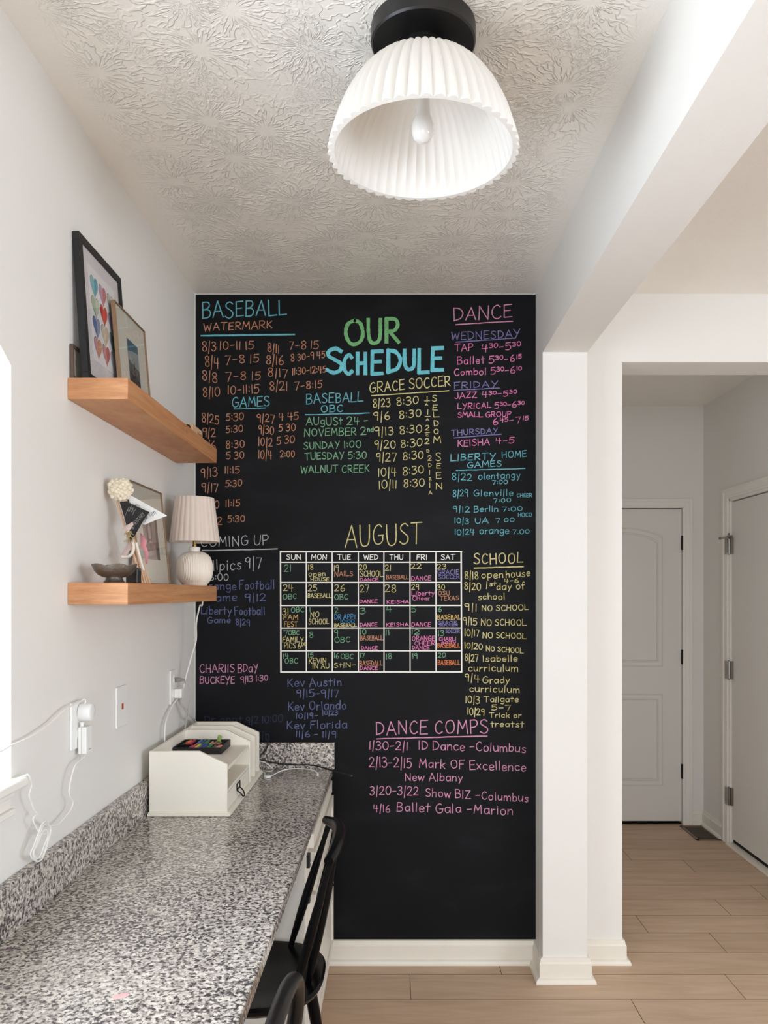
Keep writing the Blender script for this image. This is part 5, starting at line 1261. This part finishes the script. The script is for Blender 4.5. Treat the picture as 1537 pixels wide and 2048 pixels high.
block('date_lettering', C_YE, R6, [('8/18', 155, 300, 356, 358, 76), ('open', 332, 562, 348, 344, 74), ('house', 588, 844, 344, 326, 74), ('4-6', 570, 724, 400, 396, 42), ('8/20', 152, 326, 470, 474, 76), ('1^st^', 378, 480, 458, 456, 72), ('day of', 490, 786, 470, 458, 72), ('school', 298, 578, 572, 570, 62), ('9/1', 152, 285, 680, 694, 70), ('NO SCHOOL', 336, 824, 692, 684, 58), ('9/15', 138, 285, 828, 840, 70), ('NO SCHOOL', 330, 802, 845, 845, 64), ('10/17', 155, 312, 950, 960, 68), ('NO SCHOOL', 346, 800, 974, 988, 58), ('10/20', 155, 345, 1084, 1098, 60), ('NO SCHOOL', 382, 772, 1110, 1136, 52), ('8/27', 157, 300, 1214, 1218, 68), ('Isabelle', 346, 710, 1222, 1220, 64), ('curriculum', 194, 716, 1325, 1326, 74), ('9/4', 155, 312, 1425, 1440, 74), ('Grady', 346, 630, 1450, 1446, 66), ('curriculum', 206, 734, 1540, 1552, 70), ('10/3', 165, 314, 1655, 1662, 74), ('Tailgate', 362, 720, 1650, 1648, 60), ('5-7', 436, 645, 1735, 1735, 56), ('10/29', 186, 364, 1780, 1792, 70), ('Trick or', 414, 750, 1808, 1812, 52), ('treatst', 430, 778, 1906, 1910, 60)], 'yellow school date list', 1.9)
block('note_lettering', C_BP, R7, [('Kev Austin', 272, 1102, 252, 246, 125), ('9/15-9/17', 405, 1065, 415, 412, 112), ('Kev Orlando', 285, 1176, 622, 600, 128), ('10/19-', 402, 738, 745, 735, 78), ('10/23', 810, 1046, 690, 690, 66), ('Kev Florida', 262, 1186, 906, 892, 122), ('11/6 - 11/9', 400, 1020, 1028, 1034, 92)], 'periwinkle travel dates under the calendar', 2.0)
block('heading_lettering', C_PK, R8, [('DANCE COMPS', 210, 1116, 198, 186, 106)], 'pink DANCE COMPS heading', 2.6, [(218, 232, 1110, 210)], 2.8)
block('date_lettering', C_PK, R8, [('1/30-2/1', 157, 470, 320, 325, 66), ('ID Dance -Columbus', 556, 1424, 318, 342, 70), ('2/13-2/15', 157, 498, 462, 464, 76), ('Mark OF Excellence', 562, 1424, 464, 494, 70), ('New Albany', 446, 914, 572, 574, 60), ('3/20-3/22', 162, 556, 684, 690, 68), ('Show BIZ -Columbus', 612, 1446, 696, 742, 66), ('4/16', 190, 326, 822, 828, 58), ('Ballet Gala -Marion', 380, 1320, 818, 846, 72)], 'pink dance competition list', 2.0)
# printed calendar grid
k = Ink(on_board, BN)
xs = [49, 255, 464, 676, 883, 1094, 1304, 1508]; ys = [297, 383, 546, 733, 915, 1100, 1270]
def cxy(x, y): return (R4[0] + x/R4[2], R4[1] + y/R4[2])
for i, x in enumerate(xs): k.stroke([cxy(x - (3 if i == 0 else 0), ys[0]), cxy(x + (4 if i == 7 else 1), ys[-1])], 3.6 if i in (0, 7) else 2.7, lift=0.0001)
for i, y in enumerate(ys): k.stroke([cxy(xs[0], y), cxy(xs[-1] + 3, y - 1)], 3.6 if i in (0, 6) else 2.7, lift=0.0002)
k.build('calendar_grid', V_WH, cbd, 'white printed calendar grid', True)
k = Ink(on_board, BN)
for i, d_ in enumerate(('SUN', 'MON', 'TUE', 'WED', 'THU', 'FRI', 'SAT')):
    c = [152, 358, 561, 778, 984, 1190, 1402][i]; hw_ = [58, 62, 52, 58, 54, 42, 56][i]
    k.line(d_, *[R4[0] + (c - hw_)/R4[2], R4[0] + (c + hw_)/R4[2]], R4[1] + 361/R4[2], R4[1] + 361/R4[2], 40/R4[2], 1.7)
k.build('weekday_lettering', V_WH, cbd, 'white printed weekday name')
cal = {
 'y': [('18', 268, 312, 444, 42), ('open', 274, 410, 498, 46), ('HOUSE', 290, 438, 534, 26), ('19', 478, 518, 452, 46), ('20', 682, 744, 444, 44), ('SCHOOL', 692, 872, 498, 46), ('21', 892, 940, 450, 46), ('22', 1098, 1188, 438, 42), ('23', 1312, 1388, 438, 42), ('24', 68, 148, 616, 50), ('25', 270, 340, 614, 48), ('26', 482, 568, 618, 54), ('27', 690, 764, 622, 54), ('28', 890, 982, 622, 56), ('29', 1106, 1166, 604, 42), ('30', 1316, 1376, 606, 42), ('31', 62, 112, 806, 50), ('NO', 288, 360, 828, 44), ('SCHOOL', 274, 438, 884, 44), ('FAMILY', 64, 232, 1030, 42), ('PICS 6^00^', 76, 250, 1080, 46), ('KEVIN', 276, 416, 1200, 40), ('IN AU', 306, 440, 1240, 36), ('StIN-', 478, 654, 1234, 38), ('BASEBALL', 482, 662, 906, 26), ('BASEBALL', 268, 458, 670, 34)],
 'o': [('NAILS', 484, 632, 496, 40), ('BASEBALL', 904, 1082, 520, 32), ('OSU', 1322, 1414, 650, 34), ('TEXAS', 1338, 1488, 690, 34), ('BASEBALL', 692, 876, 1014, 36), ('BASEDALL', 688, 870, 1218, 38)],
 'b': [('BASEBALL', 1316, 1498, 1072, 34), ('BASEBALL', 1320, 1498, 1214, 40)],
 'l': [('FAM', 72, 188, 848, 40), ('FEST', 76, 184, 904, 40), ('BASEBAL', 1316, 1502, 846, 38)],
 'p': [('DANCE', 690, 836, 536, 24), ('DANCE', 1106, 1262, 530, 34), ('DANCE', 688, 830, 714, 28), ('KEISHA', 906, 1084, 716, 26), ('Liberty', 1108, 1292, 650, 36), ('CHeer', 1114, 1254, 690, 34), ('DANCE', 690, 828, 902, 28), ('KEISHA', 902, 1082, 902, 28), ('DANCE', 1108, 1262, 902, 32), ('DANCE', 700, 830, 1090, 26), ('ORANGE', 1110, 1294, 1016, 36), ('CHEER', 1130, 1296, 1054, 32), ('DANCE', 1112, 1250, 1088, 28), ('CHARLI', 1328, 1466, 1018, 28), ('pa:ty', 1350, 1466, 1044, 28), ('DANCE', 690, 832, 1254, 28)],
 'g': [('21', 76, 132, 462, 56), ('OBC', 66, 176, 680, 40), ('OBC', 482, 592, 684, 42), ('OBC', 132, 236, 786, 38), ('1', 282, 288, 784, 34), ('2', 484, 514, 794, 46), ('3', 690, 734, 798, 46), ('4', 904, 944, 786, 42), ('5', 1104, 1142, 786, 44), ('6', 1320, 1352, 786, 40), ('7', 72, 106, 980, 46), ('OBC', 110, 198, 970, 36), ('8', 278, 312, 994, 50), ('9', 480, 510, 978, 48), ('OBC', 484, 608, 1030, 42), ('10', 690, 742, 968, 42), ('11', 896, 928, 974, 44), ('12', 1106, 1172, 968, 42), ('13', 1322, 1370, 978, 46), ('14', 68, 112, 1160, 36), ('OBC', 80, 186, 1200, 40), ('15', 268, 312, 1152, 36), ('16', 480, 518, 1160, 42), ('OBC', 534, 636, 1162, 38), ('17', 690, 728, 1154, 36), ('18', 900, 946, 1166, 44), ('19', 1114, 1154, 1162, 42), ('20', 1320, 1384, 1152, 38)],
 's': [('DR APPt', 484, 656, 844, 40), ('10:00', 532, 644, 876, 28)],
 'u': [('GRACIE', 1318, 1488, 480, 36), ('SOCCER', 1326, 1494, 516, 30), ('GRACIE', 1320, 1470, 888, 28), ('SOCCER', 1330, 1482, 900, 18), ('SOCCER', 1382, 1496, 954, 28)]}
for key, m, lab in (('y', C_YE, 'yellow'), ('o', C_OR, 'orange'), ('b', C_BO, 'bright orange'), ('l', C_LY, 'pale orange'), ('p', C_HP, 'magenta'), ('g', C_GR, 'green'), ('s', C_CB, 'sky blue'), ('u', C_PU, 'purple')):
    block('calendar_lettering', m, R4, [(a, b, c, d, d - 2, e) for a, b, c, d, e in cal[key]], lab + ' entries in the calendar', 1.5)

# lettering on the pennants
def flag_map(Y):
    return lambda px, py: P(px, py, Y)
k = Ink(flag_map(2.2315), BN)
def z4line(k, text, x0, y0, x1, y1, cap, w):
    a = Z4(x0, y0); b = Z4(x1, y1); st, tw = layout(text)
    d = Vector((b[0]-a[0], b[1]-a[1])); L = d.length; d.normalize(); nn = Vector((d.y, -d.x)); u = cap/8.533/10
    for smooth, pts in st:
        k.stroke([(a[0] + d.x*px/tw*L + nn.x*py*u, a[1] + d.y*px/tw*L + nn.y*py*u) for px, py in pts], w, smooth, 3)
z4line(k, '1', 418, 790, 432, 796, 170, 0.5); z4line(k, 'day', 470, 700, 590, 740, 130, 0.45); z4line(k, 'EMENTARY', 570, 985, 770, 760, 60, 0.45); z4line(k, 's', 500, 1000, 590, 1010, 50, 0.4)
k.build('lettering', chalk_mat('flag_lettering_white', (190, 188, 184), 0.2), fb, None, True)
k = Ink(flag_map(2.2492), BN)
z4line(k, 'garten', 735, 870, 965, 745, 100, 0.6); z4line(k, 'DAY', 600, 600, 672, 634, 34, 0.35)
k.build('lettering', mat('flag_lettering_black', (40, 38, 40), 0.8), fw_, None, True)
